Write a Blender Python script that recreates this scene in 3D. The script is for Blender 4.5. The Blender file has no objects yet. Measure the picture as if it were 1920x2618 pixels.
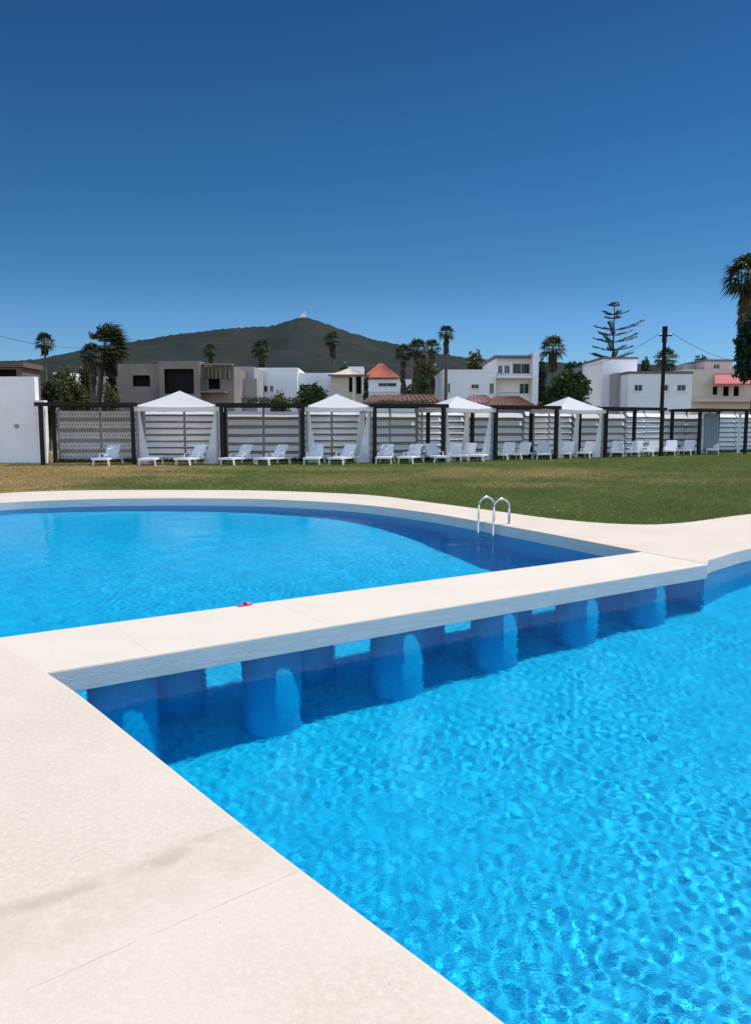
import bpy, math, random
import numpy as np
from mathutils import Vector, Matrix
from mathutils.geometry import tessellate_polygon

R = math.radians
SC = bpy.context.scene
COL = SC.collection

# ------------------------------------------------------------------ camera
PITCH = R(6.3056)
EYE = 1.6
FPX, CXP, CYP = 2000.0, 960.0, 1309.0
cam_d = bpy.data.cameras.new('camera')
cam = bpy.data.objects.new('camera', cam_d)
COL.objects.link(cam)
cam.location = (0, 0, EYE)
cam.rotation_euler = (R(90) - PITCH, 0, 0)
cam_d.sensor_fit = 'HORIZONTAL'
cam_d.sensor_width = 36
cam_d.lens = 36 * FPX / 1920
cam_d.clip_start = 0.05
cam_d.clip_end = 30000
SC.camera = cam

# ------------------------------------------------------------------ sky and sun
SUN_AZ, SUN_EL = R(63.5), R(60)      # azimuth from +Y towards +X
world = bpy.data.worlds.new('World')
SC.world = world
world.use_nodes = True
wt = world.node_tree
bg = wt.nodes['Background']
sky = wt.nodes.new('ShaderNodeTexSky')
sky.sky_type = 'NISHITA'
sky.sun_disc = False
sky.sun_elevation = SUN_EL
sky.sun_rotation = SUN_AZ
sky.air_density = 1.0
sky.dust_density = 0.0
sky.ozone_density = 3.0
sky.altitude = 400
# clear deep blue ahead, paler and brighter overhead and behind the camera (unseen boost added to fill the shaded walls)
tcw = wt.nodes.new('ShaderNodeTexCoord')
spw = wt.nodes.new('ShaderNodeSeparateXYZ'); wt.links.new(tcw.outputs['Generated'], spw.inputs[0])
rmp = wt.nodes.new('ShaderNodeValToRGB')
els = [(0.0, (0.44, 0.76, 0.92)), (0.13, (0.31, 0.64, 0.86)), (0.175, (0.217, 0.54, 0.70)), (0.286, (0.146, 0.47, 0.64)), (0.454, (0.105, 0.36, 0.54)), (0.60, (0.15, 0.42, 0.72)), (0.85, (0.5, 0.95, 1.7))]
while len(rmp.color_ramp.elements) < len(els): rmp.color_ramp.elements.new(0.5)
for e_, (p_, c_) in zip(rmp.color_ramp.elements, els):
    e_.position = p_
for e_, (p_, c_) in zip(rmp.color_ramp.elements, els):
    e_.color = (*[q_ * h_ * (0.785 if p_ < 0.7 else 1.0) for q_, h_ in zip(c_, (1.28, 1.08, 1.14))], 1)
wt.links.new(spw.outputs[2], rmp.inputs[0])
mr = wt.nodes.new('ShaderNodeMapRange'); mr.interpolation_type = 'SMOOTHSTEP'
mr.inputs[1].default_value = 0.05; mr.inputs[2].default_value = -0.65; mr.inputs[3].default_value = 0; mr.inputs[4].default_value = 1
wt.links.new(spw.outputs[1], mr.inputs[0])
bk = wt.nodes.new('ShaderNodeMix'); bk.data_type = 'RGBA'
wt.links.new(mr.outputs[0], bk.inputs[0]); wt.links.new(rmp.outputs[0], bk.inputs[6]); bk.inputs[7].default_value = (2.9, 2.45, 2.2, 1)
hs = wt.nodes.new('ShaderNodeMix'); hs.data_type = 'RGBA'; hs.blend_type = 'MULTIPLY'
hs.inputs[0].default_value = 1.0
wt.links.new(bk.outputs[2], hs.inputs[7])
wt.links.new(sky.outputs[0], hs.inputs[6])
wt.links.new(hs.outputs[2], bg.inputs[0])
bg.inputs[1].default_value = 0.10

sun_d = bpy.data.lights.new('sun', 'SUN')
sun_d.energy = 4.1
sun_d.angle = R(0.5)
sun_d.color = (1.0, 0.95, 0.855)
sun_d.cycles.is_caustics_light = True
sun = bpy.data.objects.new('sun', sun_d)
COL.objects.link(sun)
sdir = Vector((math.sin(SUN_AZ) * math.cos(SUN_EL), math.cos(SUN_AZ) * math.cos(SUN_EL), math.sin(SUN_EL)))
sun.rotation_euler = sdir.to_track_quat('Z', 'Y').to_euler()
SC.view_settings.view_transform = 'Standard'
SC.view_settings.look = 'None'
SC.view_settings.exposure = 0.35
SC.view_settings.gamma = 1.0
SC.cycles.use_denoising = True
SC.cycles.sample_clamp_indirect = 4
SC.cycles.max_bounces = 10

# ------------------------------------------------------------------ helpers
S = 1920 / 1652.0                    # survey readings were taken on a 1652 px wide print


def ray(xd, yd):
    dx = (xd * S - CXP) / FPX
    dy = -(yd * S - CYP) / FPX
    return Vector((dx, math.cos(PITCH) + dy * math.sin(PITCH), -math.sin(PITCH) + dy * math.cos(PITCH)))


def ground(xd, yd, z=0.0):
    v = ray(xd, yd)
    t = (z - EYE) / v.z
    return Vector((v.x * t, v.y * t, z))


def at(xd, yd, Y):
    """surveyed point at distance Y"""
    v = ray(xd, yd)
    t = Y / v.y
    return Vector((v.x * t, Y, EYE + v.z * t))


def tag(o, label=None, cat=None, group=None, kind=None):
    if label: o['label'] = label
    if cat: o['category'] = cat
    if group: o['group'] = group
    if kind: o['kind'] = kind
    return o


def link(name, me, mat=None, parent=None, smooth=False, mats=None):
    if mats:
        for m in mats: me.materials.append(m)
    elif mat:
        me.materials.append(mat)
    if smooth:
        me.polygons.foreach_set('use_smooth', [True] * len(me.polygons))
    o = bpy.data.objects.new(name, me)
    COL.objects.link(o)
    if parent: o.parent = parent
    return o


def empty(name, loc=(0, 0, 0), rz=0.0):
    o = bpy.data.objects.new(name, None)
    o.empty_display_size = 0.3
    COL.objects.link(o)
    o.location = loc
    o.rotation_euler = (0, 0, rz)
    return o


def copy_tree(o, parent=None):
    c = o.copy()
    COL.objects.link(c)
    c.parent = parent
    for ch in list(o.children):
        copy_tree(ch, c)
    return c


class MB:
    """collects simple shapes into one mesh"""
    def __init__(s):
        s.v = []; s.f = []

    def add(s, vs, fs):
        b = len(s.v)
        s.v += [tuple(p) for p in vs]
        s.f += [tuple(i + b for i in f) for f in fs]
        return s

    def box(s, x0, x1, y0, y1, z0, z1):
        vs = [(x0, y0, z0), (x1, y0, z0), (x1, y1, z0), (x0, y1, z0), (x0, y0, z1), (x1, y0, z1), (x1, y1, z1), (x0, y1, z1)]
        return s.add(vs, [(0, 3, 2, 1), (4, 5, 6, 7), (0, 1, 5, 4), (1, 2, 6, 5), (2, 3, 7, 6), (3, 0, 4, 7)])

    def bar(s, a, b, w, h=None, up=(0, 0, 1)):
        a = Vector(a); b = Vector(b); h = h or w
        d = (b - a).normalized(); u = Vector(up)
        if abs(d.dot(u)) > 0.98: u = Vector((0, 1, 0))
        r = d.cross(u).normalized(); u = r.cross(d).normalized()
        vs = []
        for p in (a, b):
            for i, j in ((-1, -1), (1, -1), (1, 1), (-1, 1)):
                vs.append(p + r * (i * w / 2) + u * (j * h / 2))
        return s.add(vs, [(0, 1, 2, 3), (7, 6, 5, 4), (0, 4, 5, 1), (1, 5, 6, 2), (2, 6, 7, 3), (3, 7, 4, 0)])

    def tube(s, pts, r, n=8, r1=None, caps=True):
        pts = [Vector(p) for p in pts]
        m = len(pts); base = len(s.v)
        up = Vector((0.13, 0.2, 1)).normalized()
        for k, p in enumerate(pts):
            d = (pts[min(k + 1, m - 1)] - pts[max(k - 1, 0)]).normalized()
            x = d.cross(up)
            if x.length < 0.1: x = d.cross(Vector((1, 0, 0)))
            x.normalize(); y = d.cross(x).normalized()
            rr = r if r1 is None else r + (r1 - r) * k / (m - 1)
            if isinstance(r, (list, tuple)): rr = r[k]
            for i in range(n):
                a = 2 * math.pi * i / n
                s.v.append(tuple(p + x * (rr * math.cos(a)) + y * (rr * math.sin(a))))
        for k in range(m - 1):
            for i in range(n):
                j = (i + 1) % n
                s.f.append((base + k * n + i, base + k * n + j, base + (k + 1) * n + j, base + (k + 1) * n + i))
        if caps:
            s.f.append(tuple(base + i for i in range(n)))
            s.f.append(tuple(base + (m - 1) * n + i for i in reversed(range(n))))
        return s

    def build(s, name, mat, parent=None, smooth=False):
        me = bpy.data.meshes.new(name)
        me.from_pydata(s.v, [], s.f)
        me.update()
        return link(name, me, mat, parent, smooth)


def fast_mesh(name, V, Fq, mat, parent=None, smooth=False):
    """V (n,3), Fq (m,k) arrays"""
    me = bpy.data.meshes.new(name)
    V = np.asarray(V, dtype=np.float32); Fq = np.asarray(Fq, dtype=np.int32)
    k = Fq.shape[1]
    me.vertices.add(len(V)); me.vertices.foreach_set('co', V.ravel())
    me.loops.add(Fq.size); me.loops.foreach_set('vertex_index', Fq.ravel())
    me.polygons.add(len(Fq)); me.polygons.foreach_set('loop_start', np.arange(0, Fq.size, k, dtype=np.int32))
    me.update(calc_edges=True)
    me.validate()
    return link(name, me, mat, parent, smooth)


# ------------------------------------------------------------------ materials
def nodes(m):
    m.use_nodes = True
    return m.node_tree, m.node_tree.nodes['Principled BSDF']


def mat(name, c, rough=0.7, var=0.0, scale=5.0, c2=None, bump=0.0, bscale=None, metal=0.0, detail=4.0, spec=0.35, ramp=(0.35, 0.65)):
    """base colour mixed with c2 by noise (object coordinates)"""
    m = bpy.data.materials.new(name)
    t, b = nodes(m)
    b.inputs['Roughness'].default_value = rough
    b.inputs['Metallic'].default_value = metal
    b.inputs['Specular IOR Level'].default_value = spec
    b.inputs['Base Color'].default_value = (*c, 1)
    tc = t.nodes.new('ShaderNodeTexCoord')
    if c2 is None and var > 0:
        c2 = tuple(x * (1 - var) for x in c)
    if c2 is not None:
        n = t.nodes.new('ShaderNodeTexNoise'); n.inputs['Scale'].default_value = scale; n.inputs['Detail'].default_value = detail
        n.inputs['Roughness'].default_value = 0.6
        t.links.new(tc.outputs['Object'], n.inputs['Vector'])
        r = t.nodes.new('ShaderNodeValToRGB')
        r.color_ramp.elements[0].position = ramp[0]; r.color_ramp.elements[0].color = (*c, 1)
        r.color_ramp.elements[1].position = ramp[1]; r.color_ramp.elements[1].color = (*c2, 1)
        t.links.new(n.outputs['Fac'], r.inputs[0]); t.links.new(r.outputs[0], b.inputs['Base Color'])
    if bump > 0:
        n2 = t.nodes.new('ShaderNodeTexNoise'); n2.inputs['Scale'].default_value = bscale or scale * 4; n2.inputs['Detail'].default_value = 5
        t.links.new(tc.outputs['Object'], n2.inputs['Vector'])
        bp = t.nodes.new('ShaderNodeBump'); bp.inputs['Strength'].default_value = bump; bp.inputs['Distance'].default_value = 0.02
        t.links.new(n2.outputs['Fac'], bp.inputs['Height']); t.links.new(bp.outputs[0], b.inputs['Normal'])
    return m


def fabric(name, c, trans=0.35):
    m = bpy.data.materials.new(name)
    t, b = nodes(m)
    b.inputs['Base Color'].default_value = (*c, 1); b.inputs['Roughness'].default_value = 0.85
    b.inputs['Specular IOR Level'].default_value = 0.1
    tr = t.nodes.new('ShaderNodeBsdfTranslucent'); tr.inputs[0].default_value = (*c, 1)
    mx = t.nodes.new('ShaderNodeMixShader'); mx.inputs[0].default_value = trans
    t.links.new(b.outputs[0], mx.inputs[1]); t.links.new(tr.outputs[0], mx.inputs[2])
    t.links.new(mx.outputs[0], t.nodes['Material Output'].inputs[0])
    return m


def leafmat(name, c, c2, trans=0.25, scale=1.2):
    m = mat(name, c, 0.6, c2=c2, scale=scale, spec=0.25, detail=2, ramp=(0.3, 0.7))
    t = m.node_tree; b = t.nodes['Principled BSDF']
    tr = t.nodes.new('ShaderNodeBsdfTranslucent'); tr.inputs[0].default_value = (c[0] * 1.2, c[1] * 1.25, c[2] * .8, 1)
    mx = t.nodes.new('ShaderNodeMixShader'); mx.inputs[0].default_value = trans
    t.links.new(b.outputs[0], mx.inputs[1]); t.links.new(tr.outputs[0], mx.inputs[2])
    t.links.new(mx.outputs[0], t.nodes['Material Output'].inputs[0])
    return m


def mth(t, op, a, b=None, c=None, clamp=False):
    n = t.nodes.new('ShaderNodeMath'); n.operation = op; n.use_clamp = clamp
    for i, v in enumerate((a, b, c)):
        if v is None: continue
        if isinstance(v, (int, float)): n.inputs[i].default_value = v
        else: t.links.new(v, n.inputs[i])
    return n.outputs[0]


def noise(t, vec, scale, detail=4, rough=0.55):
    n = t.nodes.new('ShaderNodeTexNoise'); n.inputs['Scale'].default_value = scale
    n.inputs['Detail'].default_value = detail; n.inputs['Roughness'].default_value = rough
    t.links.new(vec, n.inputs['Vector'])
    return n


def mixc(t, fac, a, b):
    n = t.nodes.new('ShaderNodeMix'); n.data_type = 'RGBA'
    if isinstance(fac, (int, float)): n.inputs[0].default_value = fac
    else: t.links.new(fac, n.inputs[0])
    for i, v in ((6, a), (7, b)):
        if isinstance(v, tuple): n.inputs[i].default_value = (*v[:3], 1)
        else: t.links.new(v, n.inputs[i])
    return n.outputs[2]


def smooth_step(t, val, lo, hi):
    n = t.nodes.new('ShaderNodeMapRange'); n.interpolation_type = 'SMOOTHSTEP'
    n.inputs[1].default_value = lo; n.inputs[2].default_value = hi
    t.links.new(val, n.inputs[0])
    return n.outputs[0]


def line_dist(t, xyz, a, b):
    """distance from the line a-b in plan"""
    d = Vector((b[0] - a[0], b[1] - a[1])).normalized()
    nx, ny = -d.y, d.x
    s = t.nodes.new('ShaderNodeSeparateXYZ'); t.links.new(xyz, s.inputs[0])
    v = mth(t, 'MULTIPLY_ADD', s.outputs[0], nx, mth(t, 'MULTIPLY', s.outputs[1], ny))
    return mth(t, 'SUBTRACT', v, a[0] * nx + a[1] * ny), mth(t, 'MULTIPLY_ADD', s.outputs[0], d.x, mth(t, 'MULTIPLY', s.outputs[1], d.y))


def deck_material():
    m = bpy.data.materials.new('deck_concrete')
    t, b = nodes(m)
    b.inputs['Roughness'].default_value = 0.8
    b.inputs['Specular IOR Level'].default_value = 0.25
    tc = t.nodes.new('ShaderNodeTexCoord').outputs['Object']
    base = (0.575, 0.50, 0.395)
    n1 = noise(t, tc, 0.9, 5)
    col = mixc(t, smooth_step(t, n1.outputs['Fac'], 0.38, 0.66), base, (0.53, 0.45, 0.345))
    n2 = noise(t, tc, 38, 6, 0.75)
    col = mixc(t, smooth_step(t, n2.outputs['Fac'], 0.42, 0.7), col, (0.61, 0.545, 0.445))
    n3 = noise(t, tc, 120, 3, 0.7)
    col = mixc(t, mth(t, 'MULTIPLY', smooth_step(t, n3.outputs['Fac'], 0.52, 0.70), 0.55), col, (0.50, 0.42, 0.33))
    # sparse dark specks
    vo = t.nodes.new('ShaderNodeTexVoronoi'); vo.inputs['Scale'].default_value = 26
    t.links.new(tc, vo.inputs['Vector'])
    nm = noise(t, tc, 2.3, 2)
    spk = mth(t, 'MULTIPLY', mth(t, 'LESS_THAN', vo.outputs['Distance'], 0.10), smooth_step(t, nm.outputs['Fac'], 0.5, 0.62))
    col = mixc(t, mth(t, 'MULTIPLY', spk, 0.85), col, (0.36, 0.30, 0.24))
    # brown run-off stain
    a, c = ground(0, 2007), ground(507, 1838)
    wob = noise(t, tc, 2.5, 4)
    dist, _ = line_dist(t, tc, a, c)
    dw = mth(t, 'ADD', dist, mth(t, 'MULTIPLY', mth(t, 'SUBTRACT', wob.outputs['Fac'], 0.5), 0.28))
    st = mth(t, 'SUBTRACT', 1.0, smooth_step(t, mth(t, 'ABSOLUTE', dw), 0.005, 0.075))
    brk = noise(t, tc, 5, 4)
    st = mth(t, 'MULTIPLY', st, smooth_step(t, brk.outputs['Fac'], 0.3, 0.62))
    col = mixc(t, mth(t, 'MULTIPLY', st, 0.75), col, (0.40, 0.325, 0.24))
    # broad dirty zone below the stain
    zone = mth(t, 'SUBTRACT', 1.0, smooth_step(t, mth(t, 'ABSOLUTE', mth(t, 'ADD', dw, 0.16)), 0.02, 0.26))
    n5 = noise(t, tc, 9, 6, 0.75)
    col = mixc(t, mth(t, 'MULTIPLY', mth(t, 'MULTIPLY', zone, smooth_step(t, n5.outputs['Fac'], 0.36, 0.62)), 0.7), col, (0.50, 0.42, 0.315))
    # tooled joints across the slab
    grooves = None
    for (p, q) in (((68, 2173), (542, 1966)), ((0, 1452), (100, 1560)), ((20, 1412), (110, 1500))):
        g0, g1 = ground(*p), ground(*q)
        if (p, q) == ((68, 2173), (542, 1966)):
            d0, al = line_dist(t, tc, g0, g1)
            wv = noise(t, tc, 6, 3)
            d0 = mth(t, 'ADD', d0, mth(t, 'MULTIPLY', mth(t, 'SUBTRACT', wv.outputs['Fac'], 0.5), 0.02))
            g = mth(t, 'SUBTRACT', 1.0, smooth_step(t, mth(t, 'ABSOLUTE', d0), 0.001, 0.006))
            nb = noise(t, tc, 3.3, 3)
            g = mth(t, 'MULTIPLY', g, smooth_step(t, nb.outputs['Fac'], 0.42, 0.55))
            grooves = g if grooves is None else mth(t, 'MAXIMUM', grooves, g)
    col = mixc(t, mth(t, 'MULTIPLY', grooves, 0.38), col, (0.40, 0.31, 0.23))
    t.links.new(col, b.inputs['Base Color'])
    bp = t.nodes.new('ShaderNodeBump'); bp.inputs['Strength'].default_value = 0.35; bp.inputs['Distance'].default_value = 0.004
    hh = mth(t, 'SUBTRACT', mth(t, 'ADD', n2.outputs['Fac'], mth(t, 'MULTIPLY', n3.outputs['Fac'], 0.6)), mth(t, 'MULTIPLY', grooves, 1.0))
    t.links.new(hh, bp.inputs['Height']); t.links.new(bp.outputs[0], b.inputs['Normal'])
    return m


def bridge_material():
    m = mat('bridge_concrete', (0.575, 0.505, 0.405), 0.8, c2=(0.605, 0.54, 0.44), scale=2.0, bump=0.12, bscale=60)
    t = m.node_tree; b = t.nodes['Principled BSDF']
    tc = t.nodes['Texture Coordinate'].outputs['Object']
    r = [n for n in t.nodes if n.type == 'VALTORGB'][0].outputs[0]
    sp = t.nodes.new('ShaderNodeSeparateXYZ'); t.links.new(tc, sp.inputs[0])
    # cast joints every so often (x runs along the walkway)
    px = mth(t, 'ABSOLUTE', mth(t, 'SUBTRACT', mth(t, 'FRACT', mth(t, 'MULTIPLY', sp.outputs[0], 1 / 1.45)), 0.5))
    wv = noise(t, tc, 8, 3)
    px = mth(t, 'ADD', px, mth(t, 'MULTIPLY', mth(t, 'SUBTRACT', wv.outputs['Fac'], 0.5), 0.012))
    j = mth(t, 'LESS_THAN', px, 0.004)
    col = mixc(t, mth(t, 'MULTIPLY', j, 0.5), r, (0.5, 0.42, 0.34))
    n3 = noise(t, tc, 90, 3, 0.7)
    col = mixc(t, mth(t, 'MULTIPLY', smooth_step(t, n3.outputs['Fac'], 0.56, 0.75), 0.35), col, (0.50, 0.43, 0.36))
    t.links.new(col, b.inputs['Base Color'])
    return m


def side_grey(m):
    """grey tone on the sides of the slabs, cream kept on the tops"""
    t = m.node_tree; b = t.nodes['Principled BSDF']
    src = b.inputs['Base Color'].links[0].from_socket
    tc = t.nodes.new('ShaderNodeTexCoord').outputs['Object']
    sp = t.nodes.new('ShaderNodeSeparateXYZ'); t.links.new(tc, sp.inputs[0])
    n = noise(t, tc, 7, 5, 0.7)
    mp = t.nodes.new('ShaderNodeMapping'); mp.inputs['Scale'].default_value = (2, 2, 25); t.links.new(tc, mp.inputs[0])
    n2 = noise(t, mp.outputs[0], 1.5, 4, 0.6)
    g = mixc(t, smooth_step(t, n2.outputs['Fac'], 0.35, 0.7), (0.50, 0.49, 0.46), (0.58, 0.57, 0.54))
    zz = mth(t, 'ADD', sp.outputs[2], mth(t, 'MULTIPLY', mth(t, 'SUBTRACT', n.outputs['Fac'], 0.5), 0.02))
    f = mth(t, 'SUBTRACT', 1.0, smooth_step(t, zz, -0.032, -0.020))
    t.links.new(mixc(t, f, src, g), b.inputs['Base Color'])


def tile_material(name, tones, size=0.028):
    """glass mosaic of several blues; floor tones also paint ripple light"""
    m = bpy.data.materials.new(name)
    t, b = nodes(m)
    b.inputs['Roughness'].default_value = 0.35
    tc = t.nodes.new('ShaderNodeTexCoord').outputs['Object']
    sc_ = t.nodes.new('ShaderNodeVectorMath'); sc_.operation = 'SCALE'; sc_.inputs[3].default_value = 1 / size
    t.links.new(tc, sc_.inputs[0])
    fl = t.nodes.new('ShaderNodeVectorMath'); fl.operation = 'FLOOR'; t.links.new(sc_.outputs[0], fl.inputs[0])
    wn = t.nodes.new('ShaderNodeTexWhiteNoise'); t.links.new(fl.outputs[0], wn.inputs['Vector'])
    r = t.nodes.new('ShaderNodeValToRGB'); r.color_ramp.interpolation = 'CONSTANT'
    while len(r.color_ramp.elements) < len(tones): r.color_ramp.elements.new(0.5)
    for i, (e, c) in enumerate(zip(r.color_ramp.elements, tones)): e.position = i / len(tones)
    for i, (e, c) in enumerate(zip(r.color_ramp.elements, tones)): e.color = (*c, 1)
    t.links.new(wn.outputs['Value'], r.inputs[0])
    n = noise(t, tc, 0.8, 3)
    c = mixc(t, mth(t, 'MULTIPLY', smooth_step(t, n.outputs['Fac'], 0.4, 0.7), 0.2), r.outputs[0], tones[0])
    t.links.new(c, b.inputs['Base Color'])
    return m


def grass_color(t, tc):
    n1 = noise(t, tc, 0.22, 5, 0.6)
    n2 = noise(t, tc, 1.6, 6, 0.7)
    n4 = noise(t, tc, 9.0, 4, 0.7)
    green = mixc(t, smooth_step(t, n2.outputs['Fac'], 0.35, 0.65), (0.082, 0.120, 0.017), (0.150, 0.178, 0.040))
    green = mixc(t, smooth_step(t, n4.outputs['Fac'], 0.35, 0.7), green, (0.115, 0.145, 0.027))
    sp = t.nodes.new('ShaderNodeSeparateXYZ'); t.links.new(tc, sp.inputs[0])
    X, Y = sp.outputs[0], sp.outputs[1]
    # a worn dry corner at the left and a few dry patches in the middle of the lawn
    dry = smooth_step(t, mth(t, 'ADD', mth(t, 'MULTIPLY', X, -0.22), mth(t, 'MULTIPLY', mth(t, 'SUBTRACT', n1.outputs['Fac'], 0.5), 5.0)), 1.0, 2.0)
    nn = noise(t, tc, 0.5, 4, 0.6)
    def blob(cx, cy, rx, ry, amt):
        dx = mth(t, 'DIVIDE', mth(t, 'SUBTRACT', X, cx), rx); dy = mth(t, 'DIVIDE', mth(t, 'SUBTRACT', Y, cy), ry)
        r = mth(t, 'SQRT', mth(t, 'ADD', mth(t, 'MULTIPLY', dx, dx), mth(t, 'MULTIPLY', dy, dy)))
        r = mth(t, 'ADD', r, mth(t, 'MULTIPLY', mth(t, 'SUBTRACT', nn.outputs['Fac'], 0.5), 2.4))
        return mth(t, 'MULTIPLY', mth(t, 'SUBTRACT', 1.0, smooth_step(t, r, 0.4, 1.3)), amt)
    for a in ((5.0, 27.0, 4.2, 3.5, 0.75), (4.2, 21.5, 2.6, 1.2, 0.5), (-1.0, 24.0, 3.0, 3.0, 0.45), (0.5, 29.5, 9, 1.6, 0.4), (-8.0, 30.6, 5, 1.2, 0.6), (10.0, 23.5, 2.5, 1.2, 0.3)):
        dry = mth(t, 'MAXIMUM', dry, blob(*a))
    return mixc(t, dry, green, mixc(t, n4.outputs['Fac'], (0.36, 0.23, 0.085), (0.46, 0.32, 0.14)))


def lawn_material():
    m = bpy.data.materials.new('lawn')
    t, b = nodes(m)
    b.inputs['Roughness'].default_value = 0.9; b.inputs['Specular IOR Level'].default_value = 0.1
    tc = t.nodes.new('ShaderNodeTexCoord').outputs['Object']
    t.links.new(mixc(t, 0.25, grass_color(t, tc), (0.02, 0.02, 0.01)), b.inputs['Base Color'])
    n = noise(t, tc, 45, 5, 0.8)
    bp = t.nodes.new('ShaderNodeBump'); bp.inputs['Strength'].default_value = 0.8; bp.inputs['Distance'].default_value = 0.03
    t.links.new(n.outputs['Fac'], bp.inputs['Height']); t.links.new(bp.outputs[0], b.inputs['Normal'])
    return m


M = {}
M['deck'] = deck_material()
M['bridge'] = bridge_material()
side_grey(M['deck']); side_grey(M['bridge'])
M['tile'] = tile_material('ripple_mosaic', [(0.001, 0.34, 0.61), (0.002, 0.43, 0.71), (0.002, 0.46, 0.74), (0.004, 0.54, 0.80), (0.006, 0.50, 0.78), (0.02, 0.62, 0.86)])  # wide tone spread paints the fine mottle of ripple light into the floor
M['wall_tile'] = tile_material('wall_mosaic', [(0.001, 0.36, 0.68), (0.002, 0.41, 0.73), (0.003, 0.44, 0.76), (0.003, 0.39, 0.71)])
M['lawn'] = lawn_material()
M['earth'] = mat('dry_earth', (0.16, 0.12, 0.075), 0.95, c2=(0.07, 0.085, 0.03), scale=0.05, bump=0.3, bscale=2)
M['white_slat'] = fabric('white_slat', (0.90, 0.90, 0.91), 0.22)
M['shade_slat'] = fabric('shaded_slat', (0.88, 0.88, 0.88), 0.25)  # pergola-bay copy of the white slat, its shade put into the tone
M['grey_post'] = mat('weathered_grey_wood', (0.30, 0.31, 0.31), 0.8, var=0.3, scale=6)
M['brown_wood'] = mat('dark_brown_wood', (0.010, 0.007, 0.007), 0.8, c2=(0.020, 0.012, 0.010), scale=8, bump=0.2, bscale=40)
M['canvas'] = fabric('canopy_canvas', (0.80, 0.80, 0.77), 0.45)
M['curtain'] = fabric('white_curtain', (0.80, 0.82, 0.85), 0.35)
M['blue_curtain'] = fabric('blue_grey_curtain', (0.22, 0.28, 0.33), 0.2)
M['plastic'] = mat('white_plastic', (0.80, 0.81, 0.82), 0.35, var=0.05, scale=4, spec=0.5)
M['steel'] = mat('stainless_steel', (0.62, 0.63, 0.65), 0.22, metal=1.0)
M['glass'] = mat('dark_window_glass', (0.02, 0.025, 0.035), 0.15, spec=0.25)
M['dark_room'] = mat('dark_interior', (0.012, 0.010, 0.012), 0.9)
M['trunk'] = mat('palm_trunk', (0.075, 0.058, 0.045), 0.9, c2=(0.14, 0.11, 0.085), scale=3, bump=0.4)
M['palm'] = leafmat('palm_leaf', (0.020, 0.038, 0.012), (0.050, 0.058, 0.022), 0.2)
M['skirt'] = mat('dead_palm_skirt', (0.11, 0.080, 0.045), 0.9, c2=(0.055, 0.04, 0.026), scale=2)
M['leaf_dark'] = leafmat('dark_leaves', (0.018, 0.042, 0.010), (0.045, 0.075, 0.018))
M['leaf_mid'] = leafmat('olive_leaves', (0.055, 0.075, 0.022), (0.10, 0.105, 0.04))
M['leaf_blue'] = leafmat('blue_green_leaves', (0.022, 0.045, 0.032), (0.035, 0.065, 0.042))
M['red_tile'] = mat('red_roof_tile', (0.42, 0.11, 0.055), 0.8, c2=(0.30, 0.085, 0.05), scale=1.2)
M['old_tile'] = mat('weathered_roof_tile', (0.17, 0.062, 0.038), 0.85, c2=(0.085, 0.055, 0.045), scale=0.9)
M['pink_tile'] = mat('pink_roof_tile', (0.26, 0.14, 0.13), 0.85, c2=(0.17, 0.09, 0.085), scale=1.5)
M['awning'] = mat('red_awning', (0.50, 0.13, 0.12), 0.8, c2=(0.40, 0.11, 0.10), scale=2)


def wall_mat(name, c, var=0.14):
    return mat(name, c, 0.85, var=var, scale=0.45, bump=0.15, bscale=6, detail=6)


M['white_wall'] = wall_mat('white_render', (0.86, 0.85, 0.84), 0.10)
M['dirty_wall'] = wall_mat('dirty_white_render', (0.82, 0.82, 0.82), 0.16)
M['block'] = mat('bare_concrete_block', (0.26, 0.23, 0.20), 0.9, c2=(0.19, 0.155, 0.135), scale=0.5, bump=0.3, bscale=5, detail=6)
M['brown_wall'] = wall_mat('brown_render', (0.14, 0.10, 0.085), 0.25)
M['cream_wall'] = wall_mat('cream_render', (0.60, 0.52, 0.42))
M['pink_wall'] = wall_mat('pink_render', (0.62, 0.46, 0.42))
M['grey_wall'] = wall_mat('grey_render', (0.36, 0.35, 0.34), 0.2)
M['parapet'] = mat('dark_parapet', (0.20, 0.17, 0.17), 0.9, var=0.2, scale=1)
M['frame'] = mat('window_frame', (0.55, 0.55, 0.55), 0.5)

# ------------------------------------------------------------------ plan of the pool


def catmull(pts, seg=8, closed=False):
    out = []
    n = len(pts)
    for i in range(n if closed else n - 1):
        if closed:
            p0, p1, p2, p3 = (Vector(pts[(i + k - 1) % n]) for k in range(4))
        else:
            p1, p2 = Vector(pts[i]), Vector(pts[i + 1])
            p0 = Vector(pts[i - 1]) if i > 0 else p1 * 2 - p2
            p3 = Vector(pts[i + 2]) if i + 2 < n else p2 * 2 - p1
        for k in range(seg):
            u = k / seg
            out.append(0.5 * ((2 * p1) + (p2 - p0) * u + (2 * p0 - 5 * p1 + 4 * p2 - p3) * u * u + (3 * p1 - p0 - 3 * p2 + p3) * u ** 3))
    if not closed: out.append(Vector(pts[-1]))
    return out


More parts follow.
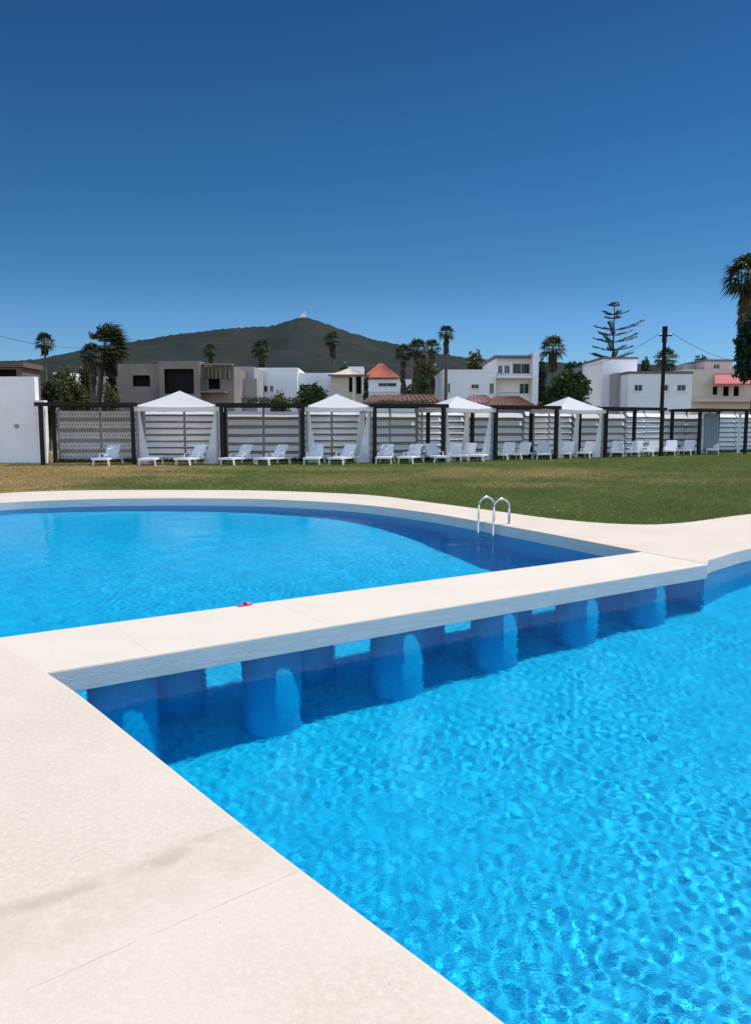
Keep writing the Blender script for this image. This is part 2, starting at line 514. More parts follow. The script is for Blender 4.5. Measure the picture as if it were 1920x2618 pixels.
near_pts = [(-2.16, 4.98), (-1.79, 4.56), (-1.20, 3.83), (-0.44, 2.89), (0.35, 1.95), (1.15, 0.95), (2.3, -0.5), (4.2, -1.9),
            (7, -2.2), (10, -0.4), (11.5, 4), (10.8, 8), (8.8, 10.9), (6.6, 11.4), (4.95, 10.19), (4.00, 9.28)]
far_pts = [(3.40, 9.89), (2.62, 11.48), (1.87, 12.85), (0.95, 14.4), (-0.5, 16.05), (-2.36, 17.05), (-4.2, 17.33), (-5.6, 17.25), (-6.8, 16.95),
           (-7.9, 16.25), (-9.0, 14.8), (-8.8, 12.8), (-6.2, 9.5), (-3.6, 6.75), (-2.90, 5.80)]
LOOP = catmull(near_pts, 8) + [Vector((3.86, 8.99))] + catmull(far_pts, 8)
outer_pts = [(-9.2, 18.3), (-8.2, 19.1), (-6.8, 19.45), (-4.5, 19.5), (-2.4, 19.2), (-0.2, 18.1), (1.1, 16.4), (2.16, 14.82), (3.15, 13.35), (4.11, 12.67), (5.07, 12.85), (6.9, 14.2), (9.5, 15.6),
             (13.5, 15), (16.5, 10), (16.5, 0), (12, -9), (-8, -9), (-15, 0), (-15, 9), (-11.5, 16)]
OUTER = catmull(outer_pts, 6, True)


def area(L):
    return 0.5 * sum(L[i].x * L[(i + 1) % len(L)].y - L[(i + 1) % len(L)].x * L[i].y for i in range(len(L)))


if area(LOOP) < 0: LOOP.reverse()
if area(OUTER) < 0: OUTER.reverse()


def offset(L, d):
    """positive d grows a counter-clockwise loop"""
    out = []
    n = len(L)
    for i in range(n):
        a, b, c = L[i - 1], L[i], L[(i + 1) % n]
        e1 = (b - a).normalized(); e2 = (c - b).normalized()
        n1 = Vector((e1.y, -e1.x)); n2 = Vector((e2.y, -e2.x))
        m = (n1 + n2)
        if m.length < 1e-4: m = n1
        m.normalize()
        out.append(b + m * (d / max(0.5, m.dot(n1))))
    return out


def ring_faces(mb, loops):
    """loops: list of (loop2d, z) joined in order"""
    base = len(mb.v); n = len(loops[0][0])
    for L, z in loops:
        mb.v += [(p.x, p.y, z) for p in L]
    for k in range(len(loops) - 1):
        for i in range(n):
            j = (i + 1) % n
            mb.f.append((base + k * n + i, base + k * n + j, base + (k + 1) * n + j, base + (k + 1) * n + i))


def sheet(mb, outer, holes, z):
    polys = [[Vector((p.x, p.y, 0)) for p in outer]] + [[Vector((p.x, p.y, 0)) for p in h] for h in holes]
    flat = [p for poly in polys for p in poly]
    tris = tessellate_polygon(polys)
    base = len(mb.v)
    mb.v += [(p.x, p.y, z) for p in flat]
    for tr in tris:
        a, b, c = (flat[i] for i in tr)
        up = (b - a).cross(c - a).z
        mb.f.append(tuple(base + i for i in (tr if up > 0 else tr[::-1])))


WL = -0.17        # water level
FLOOR = -1.88
# deck slab with rounded nosing
mb = MB()
sheet(mb, OUTER, [offset(LOOP, 0.020)], 0.0)
ring_faces(mb, [(offset(LOOP, 0.020), 0.0), (offset(LOOP, 0.010), -0.0015), (offset(LOOP, 0.004), -0.006), (offset(LOOP, 0.0), -0.016), (LOOP, -0.19), (offset(LOOP, 0.03), -0.192)])
ring_faces(mb, [(OUTER, -0.12), (OUTER, 0.0)])
deck = mb.build('pool_deck', M['deck'])
tag(deck, kind='structure')

mb = MB()
inl = offset(LOOP, 0.022)
ring_faces(mb, [(inl, FLOOR - 0.05), (inl, -0.191)])
basin = mb.build('pool_basin', M['wall_tile'])
basin.cycles.is_caustics_receiver = True
tag(basin, kind='structure')


def pool_floor():
    """level under the near pool, rising gently across the far pool"""
    xs = np.arange(-9.6, 12.2, 0.2); ys = np.arange(-2.8, 17.9, 0.2)
    X, Y = np.meshgrid(xs, ys)
    dx, dy = 6.045 / 7.262, 4.025 / 7.262
    d = -((X + 2.175) * dy - (Y - 4.965) * dx) - 2.6       # metres beyond the walkway
    Z = FLOOR + 0.80 * (lambda u: u * u * (3 - 2 * u))(np.clip(d / 6.0, 0, 1))
    idx = np.arange(X.size).reshape(X.shape)
    F = np.stack([idx[:-1, :-1], idx[:-1, 1:], idx[1:, 1:], idx[1:, :-1]], -1).reshape(-1, 4)
    o = fast_mesh('pool_floor', np.stack([X, Y, Z], -1).reshape(-1, 3), F, M['tile'], smooth=True)
    o.cycles.is_caustics_receiver = True
    tag(o, kind='structure')


pool_floor()

# lawn and the ground to the horizon
LX0, LX1, LY0, LY1 = -60, 70, -40, 52
rect = [Vector(p) for p in ((LX0, LY0), (LX1, LY0), (LX1, LY1), (LX0, LY1))]
mb = MB(); sheet(mb, rect, [OUTER], -0.03)
lawn = mb.build('lawn', M['lawn']); tag(lawn, kind='structure')
big = [Vector(p) for p in ((-9000, -3000), (9000, -3000), (9000, 12000), (-9000, 12000))]
mb = MB(); sheet(mb, big, [offset(rect, -0.5)], -0.036)
gr = mb.build('ground', M['earth']); tag(gr, kind='structure')

# ------------------------------------------------------------------ water
def in_poly(X, Y, L):
    ins = np.zeros(X.shape, bool); n = len(L)
    for i in range(n):
        x1, y1 = L[i].x, L[i].y; x2, y2 = L[(i + 1) % n].x, L[(i + 1) % n].y
        if y1 == y2: continue
        c = ((y1 > Y) != (y2 > Y)) & (X < (x2 - x1) * (Y - y1) / (y2 - y1) + x1)
        ins ^= c
    return ins


def water():
    rng = np.random.default_rng(7)
    ys = [-2.3]
    while ys[-1] < 17.6:
        y = ys[-1]
        ys.append(y + (0.06 if y < 1.2 else 0.0125 if y < 5 else 0.0125 + (y - 5) * 0.0025))
    xs = [-9.3]
    while xs[-1] < 11.8:
        x = xs[-1]
        xs.append(x + (0.05 if x < -3.2 or x > 5.2 else 0.0145))
    xs = np.array(xs); ys = np.array(ys)
    X, Y = np.meshgrid(xs, ys)
    SP = np.maximum(np.gradient(ys)[:, None], 0.0145) * np.ones_like(X)
    Z = np.zeros_like(X); Z2 = np.zeros_like(X); N = np.zeros_like(X)
    for i in range(46):                       # short chop
        lam = rng.uniform(0.055, 0.14); th = rng.uniform(0, 2 * math.pi); k = 2 * math.pi / lam
        wx = 0.10 * np.sin(1.3 * Y + i) ; wy = 0.10 * np.sin(1.1 * X + 2 * i)
        Z += np.clip(lam / 2.6 / SP - 0.25, 0, 1) * lam * np.sin(k * ((X + wx) * math.cos(th) + (Y + wy) * math.sin(th)) + rng.uniform(0, 6.28))
    for i in range(26):                       # longer undulation
        lam = rng.uniform(0.3, 0.95); th = rng.uniform(0, 2 * math.pi); k = 2 * math.pi / lam
        Z2 += lam * np.sin(k * (X * math.cos(th) + Y * math.sin(th)) + rng.uniform(0, 6.28))
    for i in range(12):                       # where the chop is stronger or weaker
        lam = rng.uniform(1.2, 3.6); th = rng.uniform(0, 2 * math.pi); k = 2 * math.pi / lam
        N += np.sin(k * (X * math.cos(th) + Y * math.sin(th)) + rng.uniform(0, 6.28))
    N = np.clip(0.62 + 0.07 * N, 0.35, 0.85)
    # calmer by the walkway
    bx, by = -2.4, 5.35; dx, dy = 6.05 / 7.3, 4.1 / 7.3
    dist = (X - bx) * dy - (Y - by) * dx      # + on the camera side
    calm = 1.0 / (1.0 + np.exp(-(np.abs(dist - 0.0) - 0.75) / 0.22))
    farc = np.where(dist < 0, 0.6, 1.0)
    A = (0.5 + 0.5 * calm) * farc
    H = WL + 0.00063 * N * A * Z + 0.00035 * (0.35 + 0.65 * calm) * Z2
    m = in_poly(X, Y, offset(LOOP, 0.018))
    idx = np.arange(X.size).reshape(X.shape)
    keep = m[:-1, :-1] | m[:-1, 1:] | m[1:, 1:] | m[1:, :-1]
    F = np.stack([idx[:-1, :-1], idx[:-1, 1:], idx[1:, 1:], idx[1:, :-1]], -1)[keep]
    used, inv = np.unique(F, return_inverse=True)
    V = np.stack([X.ravel(), Y.ravel(), H.ravel()], -1)[used]
    F = inv.reshape(F.shape)
    wm = bpy.data.materials.new('pool_water'); wm.use_nodes = True
    t = wm.node_tree; t.nodes.clear()
    g = t.nodes.new('ShaderNodeBsdfRefraction'); g.inputs['IOR'].default_value = 1.333; g.inputs['Roughness'].default_value = 0.0
    gl = t.nodes.new('ShaderNodeBsdfGlossy'); gl.inputs['Roughness'].default_value = 0.02
    fr = t.nodes.new('ShaderNodeFresnel'); fr.inputs['IOR'].default_value = 1.333
    mxs = t.nodes.new('ShaderNodeMixShader')
    t.links.new(mth(t, 'MULTIPLY', fr.outputs[0], 0.42), mxs.inputs[0])   # a polarised, glare-free surface
    t.links.new(g.outputs[0], mxs.inputs[1]); t.links.new(gl.outputs[0], mxs.inputs[2])
    g.inputs['Color'].default_value = (0.72, 0.985, 1.0, 1)
    o_ = t.nodes.new('ShaderNodeOutputMaterial'); t.links.new(mxs.outputs[0], o_.inputs[0])
    tc = t.nodes.new('ShaderNodeTexCoord').outputs['Object']
    na = noise(t, tc, 22, 3, 0.65); nb = noise(t, tc, 0.55, 3)
    bp = t.nodes.new('ShaderNodeBump'); bp.inputs['Distance'].default_value = 0.012
    t.links.new(mth(t, 'MULTIPLY_ADD', smooth_step(t, nb.outputs['Fac'], 0.35, 0.62), 0.07, 0.05), bp.inputs['Strength'])
    t.links.new(na.outputs['Fac'], bp.inputs['Height']); t.links.new(bp.outputs[0], g.inputs['Normal']); t.links.new(bp.outputs[0], gl.inputs['Normal']); t.links.new(bp.outputs[0], fr.inputs['Normal'])
    w = fast_mesh('water', V, F, wm, smooth=True)
    w.cycles.is_caustics_caster = True
    tag(w, kind='structure')


water()

# ------------------------------------------------------------------ walkway between the pools
def pillar_mesh(rx, ry, ang, n=28):
    mb = MB(); vs = []
    for z in (FLOOR, WL - 0.004):
        for i in range(n):
            a = 2 * math.pi * i / n
            x, y = rx * math.cos(a), ry * math.sin(a)
            # a slightly squared round section
            s = 1.0 / (abs(math.cos(a)) ** 2.2 + abs(math.sin(a)) ** 2.2) ** (1 / 2.2)
            x *= s; y *= s
            vs.append((x * math.cos(ang) - y * math.sin(ang), x * math.sin(ang) + y * math.cos(ang), z))
    fs = [(i, (i + 1) % n, n + (i + 1) % n, n + i) for i in range(n)] + [tuple(range(n, 2 * n))]
    mb.add(vs, fs)
    return mb


A0, B0 = Vector((-2.175, 4.965)), Vector((3.87, 8.99))
ang = math.atan2(B0.y - A0.y, B0.x - A0.x)
walk = empty('pool_walkway', (A0.x, A0.y, 0), ang)
tag(walk, 'narrow cream concrete walkway crossing the pool on blue tiled pillars', 'walkway')
Lw = (B0 - A0).length
inv = Matrix.Rotation(-ang, 2)


def loc2(p):
    return inv @ (Vector(p[:2]) - A0)


back0, back1 = loc2((-2.915, 5.79)), loc2((3.405, 9.895))
n0 = (0.0, 0.0); n1 = (Lw, 0.0)
prof = [n0, n1, (back1.x, back1.y), (back0.x, back0.y)]
# outline inset for the rounded nosing, drawn as a stack of loops
P = [Vector(p) for p in prof]
mb = MB()
TOP = -0.004
rings = [(P, -0.178), (P, TOP - 0.016), (offset(P, -0.004), TOP - 0.006), (offset(P, -0.010), TOP - 0.0015), (offset(P, -0.020), TOP)]
# subdivide long sides for even shading
ring_faces(mb, rings)
b = len(mb.v)
mb.v += [(p.x, p.y, TOP) for p in offset(P, -0.020)]; mb.f.append((b, b + 1, b + 2, b + 3))
mb.v += [(p.x, p.y, -0.178) for p in P]; mb.f.append((b + 7, b + 6, b + 5, b + 4))
mb.build('slab', M['bridge'], walk)
front = [(-1.78, 5.40), (-0.80, 6.06), (0.22, 6.72), (1.17, 7.38), (2.13, 8.02), (3.06, 8.64)]
back = [(-1.71, 6.44), (-0.64, 7.13), (0.44, 7.87), (1.47, 8.55)]
for i, p in enumerate(front):
    q = loc2(p)
    o = pillar_mesh(0.245, 0.19, 0).build('pillar', M['wall_tile'], walk, smooth=False)
    o.location = (q.x, 0.19 + (0.03, 0.018, 0.004, 0.0, 0.0, 0.0)[i], 0)
    o.cycles.is_caustics_receiver = True
for p in back:
    q = loc2(p)
    o = pillar_mesh(0.245, 0.19, 0).build('pillar', M['wall_tile'], walk, smooth=False)
    o.location = (q.x, min(q.y, 0.90), 0)
    o.cycles.is_caustics_receiver = True
# pillars shade smooth round the corner
for o in walk.children:
    if o.name.startswith('pillar'):
        o.data.polygons.foreach_set('use_smooth', [True] * (len(o.data.polygons) - 1) + [False])

# pink sandal by the far edge of the walkway
def sandal():
    root = empty('sandal')
    mb = MB(); n = 20; vs = []
    for z in (0.0, 0.022):
        for i in range(n):
            a = 2 * math.pi * i / n
            w = 0.048 * (1 + 0.18 * math.cos(a)); vs.append((0.13 * math.cos(a), w * math.sin(a), z))
    mb.add(vs, [(i, (i + 1) % n, n + (i + 1) % n, n + i) for i in range(n)] + [tuple(range(n, 2 * n)), tuple(reversed(range(n)))])
    pm = mat('pink_rubber', (0.62, 0.06, 0.16), 0.5, var=0.1)
    mb.build('sole', pm, root)
    mb = MB(); pts = []
    for k in range(9):
        a = math.pi * k / 8
        pts.append((0.03, 0.05 * math.cos(a), 0.018 + 0.05 * math.sin(a)))
    for k in range(8):
        mb.bar(pts[k], pts[k + 1], 0.05, 0.006, up=(0, math.cos(math.pi * (k + .5) / 8), math.sin(math.pi * (k + .5) / 8)))
    mb.build('strap', pm, root)
    tag(root, 'tiny pink sandal lying at the far edge of the concrete walkway', 'sandal')
    g = ground(539, 1331.5)
    root.location = (g.x, g.y, TOP); root.scale = (0.62, 0.62, 0.45); root.rotation_euler = (0, 0, ang + 0.15)


sandal()

# pool ladder with two bent rails
def ladder():
    g = Vector((1.80, 12.96)); h = Vector((2.29, 12.09))
    e = (h - g).normalized()                 # along the pool edge
    nrm = Vector((-e.y, e.x))                # towards the lawn or the water
    if nrm.x < 0: nrm = -nrm
    root = empty('pool_ladder', (g.x, g.y, 0), math.atan2(e.y, e.x))
    tag(root, 'bright steel pool ladder standing at the right edge of the far pool', 'ladder')
    sgn = 1 if (Matrix.Rotation(-math.atan2(e.y, e.x), 2) @ nrm).y > 0 else -1
    for x in (0.0, 0.40):
        pts = [(x, 0.22 * sgn, 0.0), (x, 0.22 * sgn, 0.28)]
        for k in range(1, 9):
            a = math.pi * k / 8
            pts.append((x, sgn * (0.06 + 0.16 * math.cos(a)), 0.28 + 0.14 * math.sin(a)))
        pts += [(x, -0.10 * sgn, 0.1), (x, -0.10 * sgn, -1.1)]
        MB().tube(pts, 0.018, 10).build('rail', M['steel'], root, True).cycles.is_caustics_receiver = True
    for z in (-0.35, -0.62, -0.89):
        MB().box(0.0, 0.40, -0.10 * sgn - 0.04, -0.10 * sgn + 0.04, z, z + 0.025).build('tread', M['steel'], root).cycles.is_caustics_receiver = True


ladder()

# ------------------------------------------------------------------ grass blades on the lawn
def grass():
    rng = np.random.default_rng(3)
    N = 300000
    # denser towards the pool
    y = 12.2 + (rng.random(N) ** 1.35) * 34
    x = (rng.random(N) * 2 - 1) * (y * 0.54 + 1)
    okm = ~in_poly(x, y, offset(OUTER, 0.01))
    x, y = x[okm], y[okm]
    # a fringe that hangs over the deck edge
    e = []
    for i in range(len(OUTER)):
        a, b_ = OUTER[i], OUTER[(i + 1) % len(OUTER)]
        if min(a.y, b_.y) > 12 and abs(a.x) < 12:
            k = int((b_ - a).length * 260)
            tt = rng.random(k)
            e.append(np.stack([a.x + (b_.x - a.x) * tt, a.y + (b_.y - a.y) * tt], -1))
    e = np.concatenate(e) + rng.normal(0, 0.018, (sum(map(len, e)), 2))
    x = np.concatenate([x, e[:, 0]]); y = np.concatenate([y, e[:, 1]])
    n = len(x)
    h = rng.uniform(0.022, 0.055, n) * (1 + 0.35 * np.sin(x * 1.3) * np.sin(y * 0.9)); w = rng.uniform(0.004, 0.009, n) * (1 + y / 16)
    a = rng.random(n) * 6.283; lean = rng.uniform(0.0, 0.03, n); la = rng.random(n) * 6.283
    V = np.zeros((n, 3, 3))
    V[:, 0] = np.stack([x - np.cos(a) * w, y - np.sin(a) * w, np.full(n, -0.031)], -1)
    V[:, 1] = np.stack([x + np.cos(a) * w, y + np.sin(a) * w, np.full(n, -0.031)], -1)
    V[:, 2] = np.stack([x + np.cos(la) * lean, y + np.sin(la) * lean, -0.03 + h], -1)
    F = np.arange(n * 3).reshape(n, 3)
    m = bpy.data.materials.new('grass_blades')
    t, b = nodes(m)
    b.inputs['Roughness'].default_value = 0.6; b.inputs['Specular IOR Level'].default_value = 0.2
    tc = t.nodes.new('ShaderNodeTexCoord').outputs['Object']
    c = mixc(t, 0.22, grass_color(t, tc), (0.45, 0.5, 0.2))
    t.links.new(c, b.inputs['Base Color'])
    tr = t.nodes.new('ShaderNodeBsdfTranslucent'); t.links.new(c, tr.inputs[0])
    mx = t.nodes.new('ShaderNodeMixShader'); mx.inputs[0].default_value = 0.3
    t.links.new(b.outputs[0], mx.inputs[1]); t.links.new(tr.outputs[0], mx.inputs[2])
    t.links.new(mx.outputs[0], t.nodes['Material Output'].inputs[0])
    o = fast_mesh('grass', V.reshape(-1, 3), F, m)
    tag(o, 'short mown grass covering the lawn behind the pool', 'grass', kind='stuff')


grass()

# ------------------------------------------------------------------ cabana row
# front posts read from the photo: (x reading, distance)
FP = [(92, 32.2), (293, 32.7), (488, 33.1), (667, 33.5), (824, 34.0), (975, 34.9), (1090, 36.6), (1223, 38.2), (1332, 39.9), (1455, 41.7), (1538, 43.6), (1640, 45.3)]
FRONT = []
for xd, Y in FP:
    v = ray(xd, 960)
    FRONT.append(Vector((v.x / v.y * Y, Y)))
FRONT.append(FRONT[-1] + (FRONT[-1] - FRONT[-2]) * 1.15)
DEP = 2.3
ORD = ['leftmost', 'second', 'third', 'fourth', 'fifth', 'sixth']


def unit_frame(a, b):
    d = (b - a); L = d.length
    return L, math.atan2(d.y, d.x)


def pergola(i, a, b, label, h=2.42, last=False):
    L, rz = unit_frame(a, b)
    r = empty('pergola', (a.x, a.y, -0.03), rz)
    tag(r, label, 'pergola', 'brown pergolas along the back fence')
    w = 0.075
    for x in (0.0, L):
        for y in (0.0, DEP - 0.35):
            MB().box(x - w, x + w, y - w, y + w, 0, h).build('post', M['brown_wood'], r)
    MB().box(-0.22, L + 0.22, -w - 0.03, w - 0.02, h + 0.003, h + 0.16).build('front_beam', M['brown_wood'], r)
    MB().box(-0.22, L + 0.22, DEP - 0.40, DEP - 0.28, h + 0.003, h + 0.13).build('back_beam', M['brown_wood'], r)
    m = MB()
    k = 9
    for j in range(k):
        x = -0.1 + (L + 0.2) * j / (k - 1)
        m.box(x - 0.03, x + 0.03, w - 0.017, DEP - 0.402, h + 0.04, h + 0.13)
    for j in range(13):
        y = 0.12 + (DEP - 0.6) * j / 12
        m.box(-0.2, L + 0.2, y - 0.05, y + 0.05, h + 0.132, h + 0.155)
    m.build('slatted_roof', M['brown_wood'], r)
    return r


def canopy_mesh(L, D, z0, z1, over=0.12, n=8):
    """four sided tent roof with slightly sagging faces and a hanging valance"""
    mb = MB(); cx, cy = L / 2, D / 2
    cor = [(-over, -over), (L + over, -over), (L + over, D + over), (-over, D + over)]
    edge = []
    for k in range(4):
        a, b_ = cor[k], cor[(k + 1) % 4]
        for j in range(n):
            u = j / n
            edge.append((a[0] + (b_[0] - a[0]) * u, a[1] + (b_[1] - a[1]) * u, u))
    m = len(edge); rings = 7
    for q in range(rings):
        s = 1 - q / (rings - 0.6)
        for (x, y, u) in edge:
            sag = 0.05 * math.sin(math.pi * u) * s
            hh = z0 + (z1 - z0) * (1 - s) ** 1.22 - sag
            mb.v.append((cx + (x - cx) * s, cy + (y - cy) * s, hh))
    for q in range(rings - 1):
        for i in range(m):
            j = (i + 1) % m
            mb.f.append((q * m + i, q * m + j, (q + 1) * m + j, (q + 1) * m + i))
    mb.v.append((cx, cy, z1))
    for i in range(m):
        mb.f.append(((rings - 1) * m + i, (rings - 1) * m + (i + 1) % m, len(mb.v) - 1))
    b0 = len(mb.v)
    for (x, y, u) in edge:
        mb.v.append((x, y, z0 - 0.20 - 0.02 * math.sin(math.pi * u * 6)))
    for i in range(m):
        j = (i + 1) % m
        mb.f.append((b0 + i, b0 + j, j, i))
    return mb


def drape(x0, side, y, h, wt, wb, n=14, rows=10):
    """a gathered curtain hanging at a corner post, spreading towards its hem"""
    mb = MB()
    for r_ in range(rows + 1):
        u = r_ / rows
        wid = wt + (wb - wt) * (u ** 1.3)
        for k in range(n + 1):
            s = k / n
            fold = 0.045 * math.sin(s * 19 + 1.3 * math.sin(u * 3)) * (0.4 + 0.6 * u)
            mb.v.append((x0 + side * s * wid, y + fold, h * (1 - u) + 0.03))
    for r_ in range(rows):
        for k in range(n):
            a = r_ * (n + 1) + k
            mb.f.append((a, a + 1, a + n + 2, a + n + 1))
    return mb


def gazebo(i, a, b, label, zt):
    L, rz = unit_frame(a, b)
    r = empty('gazebo', (a.x, a.y, -0.03), rz)
    tag(r, label, 'gazebo', 'white tent gazebos along the back fence')
    x0, x1 = 0.16, L - 0.16
    for x in (x0, x1):
        for y in (0.06, DEP - 0.5):
            MB().box(x - 0.035, x + 0.035, y - 0.035, y + 0.035, 0, 2.35).build('post', M['grey_post'], r)
    c = canopy_mesh(L - 0.32, DEP - 0.45, 2.44, zt); o = c.build('canopy', M['canvas'], r, True)
    o.location = (0.16, 0.05, 0)
    o.data.polygons.foreach_set('use_smooth', [False] * len(o.data.polygons))
    drape(x0 + 0.04, 1, 0.10, 2.2, 0.10, 0.46).build('curtain', M['curtain'], r, True)
    drape(x1 - 0.04, -1, 0.10, 2.2, 0.10, 0.60).build('curtain', M['curtain'], r, True)
    drape(x1 - 0.02, -1, DEP - 0.62, 2.2, 0.25, 0.5).build('curtain', M['curtain'], r, True)
    return r


def screen(i, a, b, label, lattice=False, shade=False):
    L, rz = unit_frame(a, b)
    r = empty('slat_screen', (a.x, a.y, -0.03), rz)
    tag(r, label, 'screen', 'slatted fence screens behind the cabanas')
    h = 2.46; half = L / 2
    for x in (0.04, half, L - 0.04):
        MB().box(x - 0.045, x + 0.045, -0.03, 0.05, 0, h + 0.03).build('post', M['grey_post'], r)
    MB().box(0, L, -0.02, 0.06, h + 0.032, h + 0.10).build('top_rail', M['grey_post'], r)
    random.seed(i)
    for s in (0, 1):
        xa, xb = (0.09, half - 0.05) if s == 0 else (half + 0.05, L - 0.09)
        m = MB(); n = 5 if lattice else 6 if shade else 8
        pitch = (h - 0.14) / n; frac = 0.66 if lattice else 0.62 if shade else 0.72
        # boards stand proud of the grey strips between them; each board bows a little
        prof = []
        for k in range(n):
            za = 0.10 + k * pitch; zb = za + pitch * frac
            sg = random.uniform(-0.016, 0.016)
            ty = 0.012 + (zb - za) * math.tan(R(32 if shade else 38))
            if lattice: ty = 0.014
            prof += [(za, 0.006, sg), (za, -ty, sg), (zb, -0.012, sg), (zb, 0.006, sg)]
        segs = 6; mi = []
        for q in range(segs + 1):
            u = q / segs; X0 = xa + (xb - xa) * u
            for (z, y, sg) in prof: m.v.append((X0, y, z + sg * math.sin(math.pi * u)))
        npf = len(prof)
        for q in range(segs):
            for j in range(npf - 1):
                m.f.append((q * npf + j, (q + 1) * npf + j, (q + 1) * npf + j + 1, q * npf + j + 1))
                mi.append(0 if (j % 4 == 1 and not lattice) else 1)
        if lattice:
            for k in range(n):
                za = 0.12 + k * pitch; zb = za + pitch * frac
                w = (xb - xa) / 15; x = xa
                for q in range(15):
                    x2 = x + w
                    m.bar((x, -0.022, za), (x2, -0.022, zb), 0.045, 0.02, up=(0, 1, 0))
                    m.bar((x2, -0.018, za), (x, -0.018, zb), 0.045, 0.02, up=(0, 1, 0))
                    x += w
        mi += [0] * (len(m.f) - len(mi))
        o = m.build('slat_panel', M['lattice'] if lattice else M['shade_slat'] if shade else M['white_slat'], r)
        o.data.materials.append(M['gap_strip'])
        o.data.polygons.foreach_set('material_index', mi)
    return r


M['lattice'] = mat('grey_white_lattice', (0.74, 0.73, 0.72), 0.7, var=0.2, scale=4)
M['gap_strip'] = mat('grey_gap_strip', (0.32, 0.33, 0.34), 0.95, var=0.25, scale=2)  # grey fill painted in for the dark gaps between boards

BACK = []
for k in range(len(FRONT)):
    d = (FRONT[min(k + 1, len(FRONT) - 1)] - FRONT[max(k - 1, 0)]).normalized()
    BACK.append(FRONT[k] + Vector((-d.y, d.x)) * (DEP + 0.25))
apex = {1: 3.12, 3: 3.02, 5: 2.98, 7: 3.08}
pc = gc = 0
UNIT = []
where = {}
for k in range(len(FRONT) - 1):
    a, b = FRONT[k], FRONT[k + 1]
    if k % 2 == 0:
        nm = ['leftmost brown pergola', 'second brown pergola from the left', 'third brown pergola from the left', 'fourth brown pergola from the left', 'fifth brown pergola from the left', 'rightmost brown pergola'][k // 2]
        extra = {0: 'beside the white wall and in front of a lattice screen', 2: 'with climbing plants on its beam', 4: 'left of the tallest white gazebo posts', 6: 'beneath the rusty tiled roof', 8: 'in front of the white house with three windows', 10: 'with a blue grey curtain'}[k]
        extra = {0: 'next to the tall white wall', 2: 'with green plants over its beam', 4: 'below the clustered palms', 6: 'below the rusty tiled roof', 8: 'in front of the three-windowed white house', 10: 'hung with a blue grey curtain'}[k]
        p_ = pergola(k, a, b, nm + ' ' + extra)
        if k == 10:
            Lk, _ = unit_frame(a, b)
            drape(1.35, 1, 0.9, 2.3, 1.25, 1.4, n=40).build('blue_curtain', M['blue_curtain'], p_, True)
            drape(1.2, 1, 0.85, 2.3, 0.08, 0.14).build('curtain', M['curtain'], p_, True)
            drape(Lk - 0.1, -1, 0.25, 2.3, 0.25, 0.25).build('curtain', M['curtain'], p_, True)
    else:
        if k in apex:
            nm = {1: 'leftmost and widest white tent gazebo with peaked canopy', 3: 'second white tent gazebo from the left, peaked canopy', 5: 'third white tent gazebo from the left, beside rusty roof', 7: 'rightmost white tent gazebo, below the big round tree'}[k]
            gazebo(k, a, b, nm, apex[k])
        else:
            pass
        where[k] = nm
    wherename = {0: 'leftmost brown pergola', 1: 'leftmost white gazebo', 2: 'second brown pergola', 3: 'second white gazebo', 4: 'third brown pergola', 5: 'third white gazebo', 6: 'fourth brown pergola', 7: 'rightmost white gazebo', 8: 'fifth brown pergola', 9: 'open gap before the last pergola', 10: 'last brown pergola', 11: 'last'}[k]
    UNIT.append(wherename)
    lab = ('grey white lattice screen at the back of the leftmost brown pergola' if k == 0 else
           'white slat fence screen filling the open gap before the last pergola' if k == 9 else
           'white slat fence screen at the back of the ' + wherename + (' from the left' if k in (2, 3, 4, 5, 6, 8) else ''))
    if k == 11: lab = 'white slat fence screen cut off by the right edge of the photo'
    screen(k, BACK[k], BACK[k + 1], lab, lattice=(k == 0), shade=(k % 2 == 0))
# extra slat screen that closes the first bay on the right of each pergola is part of the next bay

def shade_grass():  # dark tufts added to carry the shade at the foot of the screens
    rng = np.random.default_rng(12)
    P_ = []
    for k in range(len(BACK) - 1):
        a, b_ = BACK[k], BACK[k + 1]
        d = (b_ - a); nn_ = Vector((-d.y, d.x)).normalized(); q = int(d.length * 420)
        u = rng.random(q); off = -rng.random(q) ** 1.6 * 0.5 - 0.06
        P_.append(np.stack([a.x + d.x * u + nn_.x * off, a.y + d.y * u + nn_.y * off], -1))
    P_ = np.concatenate(P_); n = len(P_)
    h = rng.uniform(0.08, 0.26, n); w = rng.uniform(0.008, 0.02, n); a = rng.random(n) * 6.283
    x, y = P_[:, 0], P_[:, 1]
    V = np.zeros((n, 3, 3))
    V[:, 0] = np.stack([x - np.cos(a) * w, y - np.sin(a) * w, np.full(n, -0.031)], -1)
    V[:, 1] = np.stack([x + np.cos(a) * w, y + np.sin(a) * w, np.full(n, -0.031)], -1)
    V[:, 2] = np.stack([x + rng.normal(0, .05, n), y + rng.normal(0, .05, n), -0.03 + h], -1)
    o = fast_mesh('shade_grass', V.reshape(-1, 3), np.arange(n * 3).reshape(n, 3), M['leaf_dark'])
    tag(o, 'dark grass strip standing in for shade along the foot of the slatted screens', 'grass', kind='stuff')


shade_grass()

